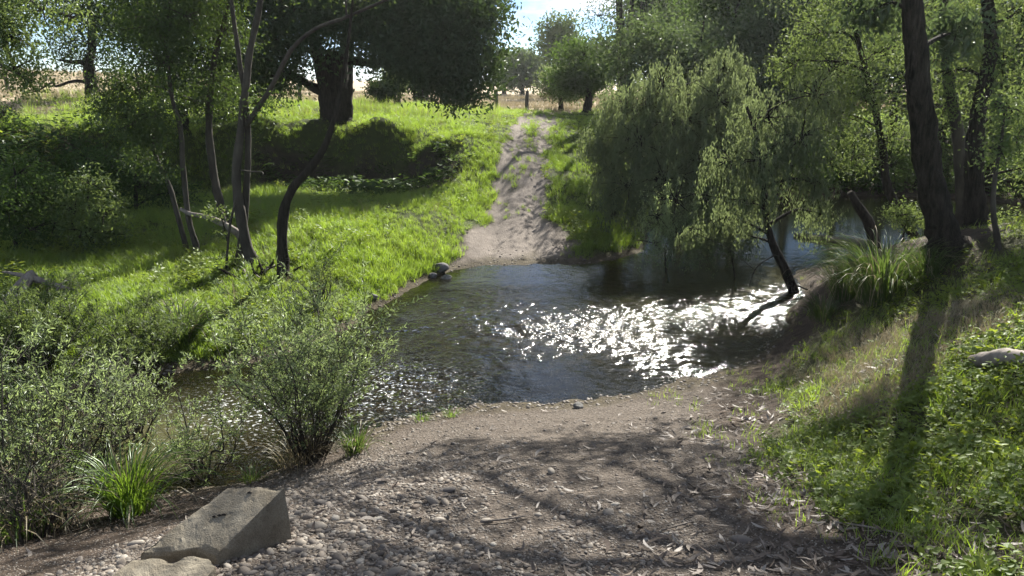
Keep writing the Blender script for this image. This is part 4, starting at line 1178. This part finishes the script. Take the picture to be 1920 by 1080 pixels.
# the wood behind the pool
WG = 'trees of the wood behind the pool'
wood = [(1290, 36, 330, 230, 'gum', 'at its left end, above the weeping crown'), (1385, 41, 360, 250, 'under', 'second from its left end'), (1478, 37, 400, 240, 'gum', 'third from its left end'),
        (1570, 42, 420, 260, 'under', 'in its middle behind the light leaved tree'), (1660, 38, 430, 260, 'gum', 'behind the thick trunk'), (1760, 40, 430, 260, 'under', 'between the thick and curved trunks'),
        (1860, 36, 440, 260, 'gum', 'behind the curved trunk'), (1960, 34, 460, 260, 'under', 'at the right edge'), (1230, 55, 250, 160, 'gum', 'farthest back beside the tall open gum'), (1330, 60, 260, 200, 'gum', 'far back above the weeping tree')]
for k, (px, y, hpx, wpx, mt, lab) in enumerate(wood):
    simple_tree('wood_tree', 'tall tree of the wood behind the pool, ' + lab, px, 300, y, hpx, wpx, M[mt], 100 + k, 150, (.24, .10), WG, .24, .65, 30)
for k, (px, py, y, w_, h_, lab) in enumerate([(1330, 380, 37, 120, 70, 'below the weeping crown'), (1470, 375, 37.5, 130, 80, 'left of the light leaved tree'), (1600, 365, 37.5, 140, 90, 'straight across from the floating log'), (1720, 365, 37, 140, 90, 'left of the curved trunk'), (1850, 365, 36.5, 160, 100, 'at the right edge')]):
    c = at_y(px, py - h_ * .5, y)
    k2 = y / F
    z0 = hz(c[0], y)
    tree('bank_shrub', 'dark shrub on the far shore of the pool, ' + lab, [[[c[0], y, z0, .07], [c[0], y, z0 + .6, .05], [c[0] + .1, y, z0 + 1.3, .02]]],
         [(c[0] - w_ * k2 * .35, y, z0 + h_ * k2 * .5, w_ * k2 * .4, 1.2, h_ * k2 * .5, 60), (c[0] + w_ * k2 * .3, y - .3, z0 + h_ * k2 * .4, w_ * k2 * .4, 1.2, h_ * k2 * .4, 60), (c[0], y + .4, z0 + h_ * k2 * .8, w_ * k2 * .4, 1.2, h_ * k2 * .4, 50)],
         M['under'], M['bark'], (.16, .07), 22, .35, .2, 'shrubs on the far shore of the pool', 'shrub', seed=130 + k, flare=1.1)
for k, (px, py, y, r, mt, lab) in enumerate([(1870, 480, 15.5, 60, 'under', 'leafy bush right of the thick trunk'), (1800, 470, 16.8, 40, 'bright', 'bright leafy bush just behind the thick trunk'), (1905, 430, 16.5, 55, 'bright', 'leafy bush at the right edge above the herbs'), (1700, 400, 18.5, 34, 'bright', 'small pale leaved bush left of the thick trunk')]):
    c = at_y(px, py, y); k2 = y / F; z0 = hz(c[0], y)
    tree('bank_shrub', lab, [[[c[0], y, z0, .03], [c[0], y, (z0 + c[2]) / 2, .025], [c[0] + .05, y, c[2], .012]]],
         [(c[0] - r * k2 * .4, y, c[2], r * k2 * .7, r * k2 * .7, r * k2 * .6, 34), (c[0] + r * k2 * .4, y, c[2] - r * k2 * .3, r * k2 * .7, r * k2 * .7, r * k2 * .6, 34)],
         M[mt], M['bark'], (.085, .04), 18, .14, .2, None, 'shrub', seed=140 + k, flare=1.05)

# ------------------------------------------------------------------ upright shrubs at the creek's near edge
def upright_shrub(name, label, base, nst, h, spread, per, leaf, mat, seed, lean=(0, 0), dead=.15):
    rs = np.random.default_rng(seed)
    root = empty(name, base); tag(root, label, 'shrub')
    g = Geo()
    Ps, Ds = [], []
    for k in range(nst):
        az = rs.uniform(0, 6.283); e = spread * math.sqrt(rs.uniform()); hh = h * rs.uniform(.55, 1.05) * (1 - .3 * e / spread)
        b0 = np.array([math.cos(az), math.sin(az), 0]) * rs.uniform(.02, .22)
        tip = np.array([math.cos(az) * e + lean[0] * hh, math.sin(az) * e + lean[1] * hh, hh])
        mid_ = b0 * .6 + tip * .45 + np.array([rs.normal(0, .06), rs.normal(0, .06), hh * .06])
        q1, q2 = b0 * .8 + mid_ * .2 + rs.normal(0, .05, 3), mid_ * .4 + tip * .6 + rs.normal(0, .09, 3)
        path = smooth_path([[*b0, .017], [*(b0 * .45 + mid_ * .55 + rs.normal(0, .05, 3)), .014], [*(mid_ + rs.normal(0, .05, 3)), .011], [*q2, .006], [*tip, .003]], 3)
        big = k < 9
        V, Fc, C = tube(path[:, :3], path[:, 3] * (1.05 if big else .45), 6 if big else 4, 0, False)
        if big: add('stem', make_mesh('stem', V, Fc, M['palebark'], None, None, True), root)
        else: g.put(V, Fc, 1)
        # side twigs with leaves
        nt = 9
        for t in rs.uniform(.32, 1, nt):
            p = path[int(t * (len(path) - 1)), :3]
            d = unit(np.array([rs.normal(), rs.normal(), rs.uniform(.3, 1.6)]))
            L = h * rs.uniform(.08, .2)
            q = p + d * L
            V, Fc, _ = tube(np.array([p, (p + q) / 2 + rs.normal(0, .01, 3), q]), np.array([.005, .004, .002]), 3, 0, False)
            g.put(V, Fc, 1)
            if rs.uniform() > dead:
                m = per
                tt = rs.uniform(.1, 1.05, m)
                Ps.append(p + d * (L * tt)[:, None] + rs.normal(0, .012, (m, 3)))
                Ds.append(unit(rs.normal(size=(m, 3)) * .75 + d * .9))
    P, D = np.vstack(Ps), np.vstack(Ds)
    V, Fc = leaf_quads(P, D, leaf[0] * rs.uniform(.6, 1.2, len(P)), leaf[1] * rs.uniform(.7, 1.2, len(P)), rs=rs)
    g.put(V, Fc, 0, rs.uniform(size=len(P)))
    add('crown', g.mesh('crown', [mat, M['palebark']]), root)
    return root


pA = on_ground(585, 858)
upright_shrub('creek_shrub', 'bushy narrow leaved shrub at the creek edge in the left foreground', pA, 70, 3.4, 1.3, 26, (.08, .018), M['bottle'], 151)
pB = on_ground(45, 985)
upright_shrub('creek_shrub', 'tall thin shrub with many bare twigs at the lower left edge', pB, 70, 2.7, 1.2, 17, (.08, .018), M['bottle'], 152, (.02, .1), .3)
pC = on_ground(250, 700); pC[1] += .2
upright_shrub('creek_shrub', 'pale leafy shrub on the far side of the water at left', pC, 56, 1.5, 1.2, 22, (.08, .018), M['bright'], 153)
pD = on_ground(60, 700)
upright_shrub('creek_shrub', 'leafy green shrub at the left edge above the water', pD, 80, 1.9, 1.5, 24, (.085, .02), M['bright'], 154)
pE = on_ground(330, 930) * .5 + on_ground(430, 870) * .5; pE[2] = hz(pE[0], pE[1])
upright_shrub('creek_shrub', 'sparse twiggy shrub in the water behind the strap leaved clump', pE, 22, 1.7, .9, 16, (.07, .016), M['bottle'], 155)
upright_shrub('creek_shrub', 'wispy grey green shrub between the strap leaved clump and the lower left edge', on_ground(165, 925), 44, 2.4, .9, 12, (.075, .016), M['bottle'], 157, (.05, .05), .25)
upright_shrub('creek_shrub', 'feathery shrub standing in the shallows in the left middle', at_z(255, 830, -.1), 34, 1.8, .85, 12, (.075, .016), M['bottle'], 158, (0, 0), .2)
upright_shrub('creek_shrub', 'dead grey twiggy bush at the lower left edge', on_ground(95, 1000), 40, 1.3, .7, 3, (.06, .012), M['dry'], 159, (0, 0), .7)
upright_shrub('creek_shrub', 'thin upright weed with pale leaves right of the crooked trunk', on_ground(605, 575), 10, 1.3, .35, 12, (.08, .02), M['bright'], 156)

# ------------------------------------------------------------------ strap leaved clumps, each blade a leaf
def strap_mesh(name, L, Wd, bend, mat, seed, seg=6):
    t = np.linspace(0, 1, seg + 1)
    ang = 1.35 - bend * t ** 1.4 * 2.2
    st = np.stack([np.cos(ang), np.zeros(seg + 1), np.sin(ang)], -1) * (L / seg)
    c = np.vstack([[0, 0, 0], np.cumsum(st[:-1], 0)])
    wd = Wd * .5 * (1 - t ** 3) * (.5 + .5 * np.minimum(1, t * 6)) + .0006
    up = np.stack([-np.sin(ang), np.zeros(seg + 1), np.cos(ang)], -1) * (Wd * .22)
    V = np.empty((3 * (seg + 1), 3))
    V[0::3] = c + np.array([0, -1, 0]) * wd[:, None] + up; V[1::3] = c; V[2::3] = c + np.array([0, 1, 0]) * wd[:, None] + up
    Q = np.array([[3 * i + a, 3 * i + 1 + a, 3 * i + 4 + a, 3 * i + 3 + a] for i in range(seg) for a in (0, 1)])
    return make_mesh(name, V, Q, mat, {'rnd': ('FACE', np.full(len(Q), seed % 7 / 7.0))}, None, True)


def strap_clump(name, label, base, n, L, Wd, mat, seed, spread=.2, dead=.1, cat='plant', single=True, group=None):
    rs = np.random.default_rng(seed)
    root = empty(name, base); tag(root, label, cat, group)
    kinds = [strap_mesh('leaf', L * (.75 + .08 * k), Wd, .25 + .17 * k, mat if k != 6 else M['dry'], seed + k) for k in range(7)]
    g = Geo()
    for k in range(n):
        az, tl, e = rs.uniform(0, 6.283), rs.uniform(-.35, .3), spread * math.sqrt(rs.uniform())
        kk = 6 if rs.uniform() < dead else rs.integers(0, 6)
        loc = (math.cos(az) * e, math.sin(az) * e, -.03)
        if single and k < 220:
            o = add('leaf', kinds[kk], root, loc); o.rotation_euler = (rs.normal(0, .12), tl, az + rs.normal(0, .3)); s_ = rs.uniform(.7, 1.1); o.scale = (s_, 1, s_)
        else:
            me = kinds[kk]
            co = np.empty(len(me.vertices) * 3, np.float32); me.vertices.foreach_get('co', co); co = co.reshape(-1, 3) * rs.uniform(.7, 1.1)
            c_, s_ = math.cos(tl), math.sin(tl); co = co @ np.array([[c_, 0, -s_], [0, 1, 0], [s_, 0, c_]])
            a_ = az + rs.normal(0, .3); c_, s_ = math.cos(a_), math.sin(a_); co = co @ np.array([[c_, s_, 0], [-s_, c_, 0], [0, 0, 1]])
            fc = np.empty(len(me.loops), np.int32); me.loops.foreach_get('vertex_index', fc)
            g.put(co + np.array(loc), fc.reshape(-1, 4), 1 if kk == 6 else 0, np.full(len(fc) // 4, rs.uniform()))
    if g.V:
        o = add('foliage', g.mesh('foliage', [mat, M['dry']], None, True), root)
    return root


strap_clump('strap_leaved_clump', 'bright green strap leaved clump behind the broken concrete block', on_ground(245, 965), 220, 1.15, .02, M['strap'], 161, .22, .08)
strap_clump('strap_leaved_clump', 'dark strap leaved clump in a notch of the left bank', on_ground(345, 640), 200, 1.05, .02, M['sedge'], 162, .3, .12)
strap_clump('strap_leaved_clump', 'small strap leaved clump on gravel beside the bushy shrub', on_ground(668, 850), 110, .62, .013, M['sedge'], 163, .15, .2)
strap_clump('dry_reed_clump', 'clump of straw coloured dead blades at the foot of the bushy shrub', on_ground(560, 868), 120, .6, .009, M['dry'], 181, .28, .5, single=False)
strap_clump('dry_reed_clump', 'straw coloured dead blades beside the dead twiggy bush at lower left', on_ground(120, 985), 130, .75, .009, M['dry'], 182, .3, .6, single=False)
strap_clump('strap_leaved_clump', 'dark strap leaved clump at the lower left corner', on_ground(40, 1010), 160, .9, .015, M['sedge'], 164, .3, .3)
SG = 'sedge clumps of the right bank'
strap_clump('sedge_clump', 'large arching sedge clump at the foot of the thick trunk', on_ground(1655, 565), 620, 1.6, .016, M['sedge'], 165, .5, .1, single=False, group=SG)
strap_clump('sedge_clump', 'sedge clump at the pool edge left of the large one', on_ground(1590, 560), 420, 1.35, .014, M['sedge'], 166, .4, .1, single=False, group=SG)
strap_clump('sedge_clump', 'low sedge clump overhanging the bright water edge', on_ground(1545, 600), 220, .7, .011, M['sedge'], 167, .3, .1, single=False, group=SG)
strap_clump('sedge_clump', 'sedge clump right of the thick trunk, in shade', on_ground(1740, 520), 220, .9, .013, M['sedge'], 168, .35, .1, single=False, group=SG)
for k, (px, py, h_, lab) in enumerate([(848, 780, .22, 'small bright weed tuft on the gravel by the water'), (790, 790, .2, 'thin weed tuft on the gravel left of the bright one'), (1475, 830, .16, 'low dark weed at the edge of the leaf litter'), (470, 905, .35, 'wispy grass at the water behind the concrete block')]):
    strap_clump('weed_tuft', lab, on_ground(px, py), 46, h_, .010, M['strap'], 170 + k, .12, .05, single=False)

# ------------------------------------------------------------------ concrete, rocks, logs, fence
def block(name, label, top, zb, seed, cat='concrete block', grow=.04):
    """a broken concrete slab: outline of the top (x,y,z) and the depth zb it goes down to"""
    import bmesh
    bm = bmesh.new()
    top = [Vector(p) for p in top]
    c = sum(top, Vector()) / len(top)
    vt = [bm.verts.new(p) for p in top]
    vb = [bm.verts.new((p.x + (p.x - c.x) * grow, p.y + (p.y - c.y) * grow, zb)) for p in top]
    n = len(top)
    bm.faces.new(vt)
    bm.faces.new(vb[::-1])
    for k in range(n): bm.faces.new((vt[k], vb[k], vb[(k + 1) % n], vt[(k + 1) % n]))
    bmesh.ops.recalc_face_normals(bm, faces=bm.faces)
    bmesh.ops.bevel(bm, geom=list(bm.edges), offset=.008, segments=2, affect='EDGES', profile=.6)
    bmesh.ops.triangulate(bm, faces=[f for f in bm.faces if len(f.verts) > 4])
    for _ in range(4):
        le = [e for e in bm.edges if e.calc_length() > .05]
        bmesh.ops.subdivide_edges(bm, edges=le, cuts=1)
        bmesh.ops.triangulate(bm, faces=[f for f in bm.faces if len(f.verts) > 4])
    bm.normal_update()
    co = np.array([v.co[:] for v in bm.verts])
    d = .006 * fbm(co[:, 0] * 9 + co[:, 2] * 5, co[:, 1] * 9 + co[:, 2] * 7, 3, seed) + .006 * fbm(co[:, 0] * 40, co[:, 1] * 40 + co[:, 2] * 40, 2, seed + 1)
    ring = np.array([p[:] for p in top]); e0, e1 = ring, np.roll(ring, -1, 0)
    tt = np.clip(((co[:, None] - e0[None]) * (e1 - e0)[None]).sum(-1) / (((e1 - e0) ** 2).sum(-1)[None] + 1e-9), 0, 1)
    ed = np.linalg.norm(co[:, None] - (e0[None] + tt[:, :, None] * (e1 - e0)[None]), axis=-1).min(1)
    chip = np.clip(fbm(co[:, 0] * 7 + 3, co[:, 1] * 7, 3, seed + 9) + .12, 0, 1) * .025 * np.exp(-(ed / .03) ** 2)
    for v, k, c_ in zip(bm.verts, d, chip): v.co += v.normal * float(k - c_)
    me = bpy.data.meshes.new(name)
    off = Vector((c.x, c.y, zb))
    for v in bm.verts: v.co -= off
    bm.to_mesh(me); bm.free()
    me.materials.append(M['concrete'])
    o = add(name, me, None, off)
    return tag(o, label, cat)


gA, gB = on_ground(553, 1022), on_ground(414, 1066)
cA, cB = at_y(534, 914, gA[1] + .05), at_y(404, 1043, gB[1] + .02)
_c3 = at_z(426, 915, cA[2] - .02)
_n = np.cross(cA - cB, _c3 - cB)
def T(px, py, t):
    d = ray(px, py); o_ = np.array([0, 0, CAM_Z])
    return o_ + d * (np.dot(cB - o_, _n) / np.dot(d, _n))
zlow = min(gA[2], gB[2]) - .25
top1 = [T(262, 1036, -.05), T(322, 1034, .0), T(372, 1027, .0), cB, T(470, 976, .5), cA, T(484, 911, 1.0), T(426, 915, .98), T(350, 972, .45)]
blk = block('concrete_block', 'large cracked concrete block with a pitted top in the left foreground', top1, zlow, 3, grow=.07)
g2 = on_ground(330, 1062)[2] + .17
def T2(px, py, dz): return at_z(px, py, g2 + dz)
top2 = [T2(250, 1047, -.02), T2(292, 1044, .0), T2(325, 1053, .0), T2(350, 1041, .01), T2(392, 1047, .01), T2(404, 1062, .0), T2(352, 1125, -.04), T2(205, 1150, -.10), T2(165, 1110, -.10)]
block('concrete_block', 'smaller broken concrete piece split from the large block at the bottom edge', top2, zlow - .1, 4)
M['pit_shade'] = solid_mat('pit_shade_dark', (.012, .01, .008), (.03, .025, .02), 20)  # dark lumps on the slab paint in the shade of small pits
for k, (px, py) in enumerate([(402, 970), (412, 967), (420, 966), (468, 925)]):
    t_ = .44 if k < 3 else .9
    p_ = T(px, py, t_)
    V_, F_, C_ = tube(np.array([p_ + np.array([-.02, 0, .004]), p_ + np.array([0, .004, .006]), p_ + np.array([.02, -.003, .004])]), np.array([.004, .011, .003]), 7, .2)
    add('pit_shade', make_mesh('pit_shade', V_ - np.array(blk.location)[None], [C_, F_], M['pit_shade'], None, None, True), blk)


def rock(name, label, c, r, seed, mat=None, cat='rock', squash=(1, 1, 1), rotz=0):
    import bmesh
    bm = bmesh.new(); bmesh.ops.create_icosphere(bm, subdivisions=3, radius=1)
    rs = np.random.default_rng(seed)
    for _ in range(9):
        d = Vector(rs.normal(size=3)).normalized(); k = rs.uniform(.55, .85)
        for v in bm.verts:
            e = v.co.dot(d) - k
            if e > 0: v.co -= d * e * .9
    co = np.array([v.co[:] for v in bm.verts])
    dd = .12 * fbm(co[:, 0] * 2 + seed, co[:, 1] * 2 + co[:, 2] * 1.7, 4, seed)
    for v, k in zip(bm.verts, dd):
        v.co *= 1 + float(k); v.co = Vector((v.co.x * r * squash[0], v.co.y * r * squash[1], v.co.z * r * squash[2]))
    me = bpy.data.meshes.new(name); bm.to_mesh(me); bm.free()
    me.materials.append(mat or M['rock'])
    o = add(name, me, None, c); o.rotation_euler = (0, 0, rotz)
    return tag(o, label, cat)


for k, (px, py, r, lab) in enumerate([(826, 508, .26, 'dark wet boulder at the left foot of the track'), (836, 527, .2, 'smaller dark rock in the water below the boulder'), (812, 520, .14, 'pale stone beside the dark boulder'), (700, 560, .13, 'small grey stone on the far water edge'),
                                      (1085, 765, .10, 'small dark stone at the near water edge'), (1290, 640, .0, '')]):
    if r: rock('rock', lab, on_ground(px, py) + np.array([0, 0, r * .3]), r, 10 + k, squash=(1, .8, .7))


def limb(name, label, pts, mat, cat, side=(), group=None, sides=10, lump=.14, seed=5):
    base = np.array(pts[0][:3])
    root = empty(name, base); tag(root, label, cat, group)
    add('stem', tube_mesh('stem', pts, mat, sides, 6, lump, base, seed), root)
    for s_ in side: add('branch', tube_mesh('branch', s_, mat, 8, 5, .1, base, seed + 2), root)
    return root


def gp(px, py, dz, r, dy=0.0):
    p = on_ground(px, py); return [p[0], p[1] + dy, p[2] + dz, r]


def yp(px, py, y, r): return [*at_y(px, py, y), r]


ylb = on_ground(400, 480)[1]
limb('dead_limb', 'broken dead limb held between the slender trunks', [yp(338, 392, ylb, .05), yp(360, 402, ylb, .06), yp(392, 408, ylb, .07), yp(425, 424, ylb, .09), yp(448, 440, ylb, .10), yp(462, 470, ylb, .11)], M['deadwood'], 'dead branch', [[*[yp(425, 424, ylb, .03), yp(418, 400, ylb, .02), yp(402, 390, ylb, .01)]]])
pz = on_ground(420, 425)
tree('regrowth_shrub', 'small bright leafy shoot sprouting on the dead limb', [[[*at_y(425, 440, ylb - .1), .02], [*at_y(415, 405, ylb - .1), .015], [*at_y(408, 385, ylb - .1), .008]]], [LB(405, 395, ylb - .1, 22, 16), LB(415, 435, ylb - .2, 16, 9), LB(435, 398, ylb, 12, 6)], M['bright'], M['bark'], (.09, .05), 12, .1, .1, None, 'shoot', seed=45, flare=1.0, twig=False)
# fallen timber at the left edge
p1 = on_ground(10, 575)
y9 = on_ground(60, 560)[1]
limb('fallen_log', 'grey broken fallen log at the left edge of the lit terrace', [yp(-40, 600, y9 - .8, .13), yp(10, 575, y9 - .4, .14), yp(30, 550, y9, .15), yp(55, 520, y9 + .5, .13), yp(66, 512, y9 + .6, .1)], M['deadwood'], 'log',
     [[yp(48, 518, y9 + .5, .09), yp(90, 530, y9 + .5, .07), yp(120, 540, y9 + .4, .05), yp(152, 544, y9 + .3, .03)], [yp(105, 550, y9 + .2, .03), yp(115, 532, y9 + .2, .028), yp(142, 520, y9 + .2, .012)], [yp(48, 518, y9 + .5, .06), yp(20, 512, y9 + .6, .04), yp(5, 510, y9 + .7, .02)]])
y10 = on_ground(10, 600)[1]
limb('fallen_log', 'short sawn log lying at the left edge below the grey one', [yp(-40, 590, y10, .12), yp(-10, 588, y10, .12), yp(24, 592, y10 - .2, .12)], M['deadwood'], 'log')
# root tangle between the two trunks
pt = on_ground(488, 520)
rt = empty('root_tangle', pt); tag(rt, 'tangle of broken roots and sticks between the two dark trunks', 'roots')
rs = np.random.default_rng(9)
for k in range(16):
    a = rs.uniform(0, 6.283); L = rs.uniform(.3, .7)
    b0 = np.array([rs.normal(0, .28), rs.normal(0, .15), 0]); d = np.array([math.cos(a) * .7, math.sin(a) * .5 - .2, rs.uniform(.2, .9)])
    P_ = [[*(b0), .05], [*(b0 + d * L * .5 + rs.normal(0, .05, 3)), .035], [*(b0 + d * L + rs.normal(0, .08, 3)), .012]]
    add('root', tube_mesh('root', P_, M['bark'] if k % 3 else M['deadwood'], 7, 4, .15, (0, 0, 0), k), rt)
# log in the pool and the leaning stub
plg = at_z(1490, 440, .05); plg2 = at_z(1625, 458, .08)
limb('floating_log', 'mossy log lying in the still pool at right', [[*plg, .09], [*(plg * .6 + plg2 * .4), .12], [*(plg * .3 + plg2 * .7), .13], [*plg2, .14]], M['deadwood'], 'log', [[[*(plg * .6 + plg2 * .4), .03], [*(plg * .65 + plg2 * .35 + np.array([0, 0, .3])), .012]]])
y11 = 21.6
xs = at_y(1652, 452, y11)
limb('leaning_stub', 'broken dead trunk leaning left over the pool', [[xs[0], y11, min(xs[2], hz(xs[0], y11)), .17], yp(1630, 420, y11, .15), yp(1608, 385, y11, .12), yp(1594, 360, y11, .08)], M['bark'], 'dead trunk')
gl1, gl2 = on_ground(1824, 692), on_ground(1935, 690)
limb('short_log', 'short grey weathered log lying among the herbs on the right bank', [[*(gl1 + np.array([0, 0, .07])), .085], [*((gl1 + gl2) / 2 + np.array([0, .02, .09])), .095], [*(gl2 + np.array([0, 0, .07])), .08]], M['deadwood'], 'log', lump=.2)
# sticks on the ground
for k, (a_, b_, r, lab) in enumerate([((1446, 896), (1542, 886), .012, 'thin straight stick lying on the leaf litter'), ((1880, 898), (1925, 925), .02, 'pale broken stick at the right edge of the herbs'), ((1560, 985), (1700, 1010), .009, 'fine twig lying across the leaf litter'), ((1240, 1000), (1300, 985), .008, 'short twig on the bare gravel'), ((905, 985), (990, 975), .01, 'small grey stick lying on the pale gravel'), ((1900, 905), (1880, 945), .012, 'short stick crossing the pale one at the right edge')]):
    A, B = on_ground(*a_), on_ground(*b_)
    mid_ = (A + B) / 2; mid_[2] = hz(mid_[0], mid_[1]) + .03
    A[2] += .02; B[2] += .02
    tag(add('stick', tube_mesh('stick', [[*A, r], [*mid_, r * .9], [*B, r * .5]], M['deadwood'], 7, 6, .15, A, k), None, A), lab, 'stick')

# fence along the paddock
fb = empty('paddock_fence', (0, 51, hz(0, 51))); tag(fb, 'old wire fence with weathered timber posts along the dry paddock', 'fence')
fz = float(hz(0, 51))
posts = [(-31.5, 49), (-24.5, 50), (-20.6, 50.5), (-17.2, 51), (-13.8, 51), (-10.6, 51), (-7.4, 51), (-4.2, 51), (-1.0, 51.5), (1.0, 52)]
tops = []
for k, (x, y) in enumerate(posts):
    z = hz(x, y)
    r_ = np.random.default_rng(k)
    me = tube_mesh('post', [[x, y, z - .3, .14], [x + r_.normal(0, .02), y, z + .6, .13], [x + r_.normal(0, .05), y, z + 1.4, .12]], M['post'], 7, 3, .12, (0, 51, fz), k)
    add('post', me, fb)
    tops.append((x, y, z))
for zz in (.35, .75, 1.12):
    for (a_, b_) in zip(tops[:-1], tops[1:]):
        m_ = [(a_[0] + b_[0]) / 2, (a_[1] + b_[1]) / 2, (a_[2] + b_[2]) / 2 + zz - .03]
        add('wire', tube_mesh('wire', [[a_[0], a_[1], a_[2] + zz, .006], [*m_, .006], [b_[0], b_[1], b_[2] + zz, .006]], M['wire'], 4, 3, 0, (0, 51, fz)), fb)

# ------------------------------------------------------------------ thin moist air lit by the low sun
def haze_box():
    x0, x1, y0, y1, z0, z1 = -1010., 1010., -30., 960., -4.5, 17.
    V = np.array([[x, y, z] for z in (z0, z1) for (x, y) in ((x0, y0), (x1, y0), (x1, y1), (x0, y1))])
    Q = np.array([[0, 3, 2, 1], [4, 5, 6, 7], [0, 1, 5, 4], [1, 2, 6, 5], [2, 3, 7, 6], [3, 0, 4, 7]])
    m, n, l = node_mat('thin_haze')
    out = n.new('ShaderNodeOutputMaterial'); v = n.new('ShaderNodeVolumePrincipled')
    v.inputs['Color'].default_value = (.93, .95, .97, 1)
    v.inputs['Density'].default_value = .0002
    v.inputs['Anisotropy'].default_value = .55
    l.new(v.outputs[0], out.inputs['Volume'])
    o = add('haze', make_mesh('haze', V, Q, m))
    tag(o, 'thin sunlit haze in the air over the creek', 'haze', kind='stuff')


haze_box()
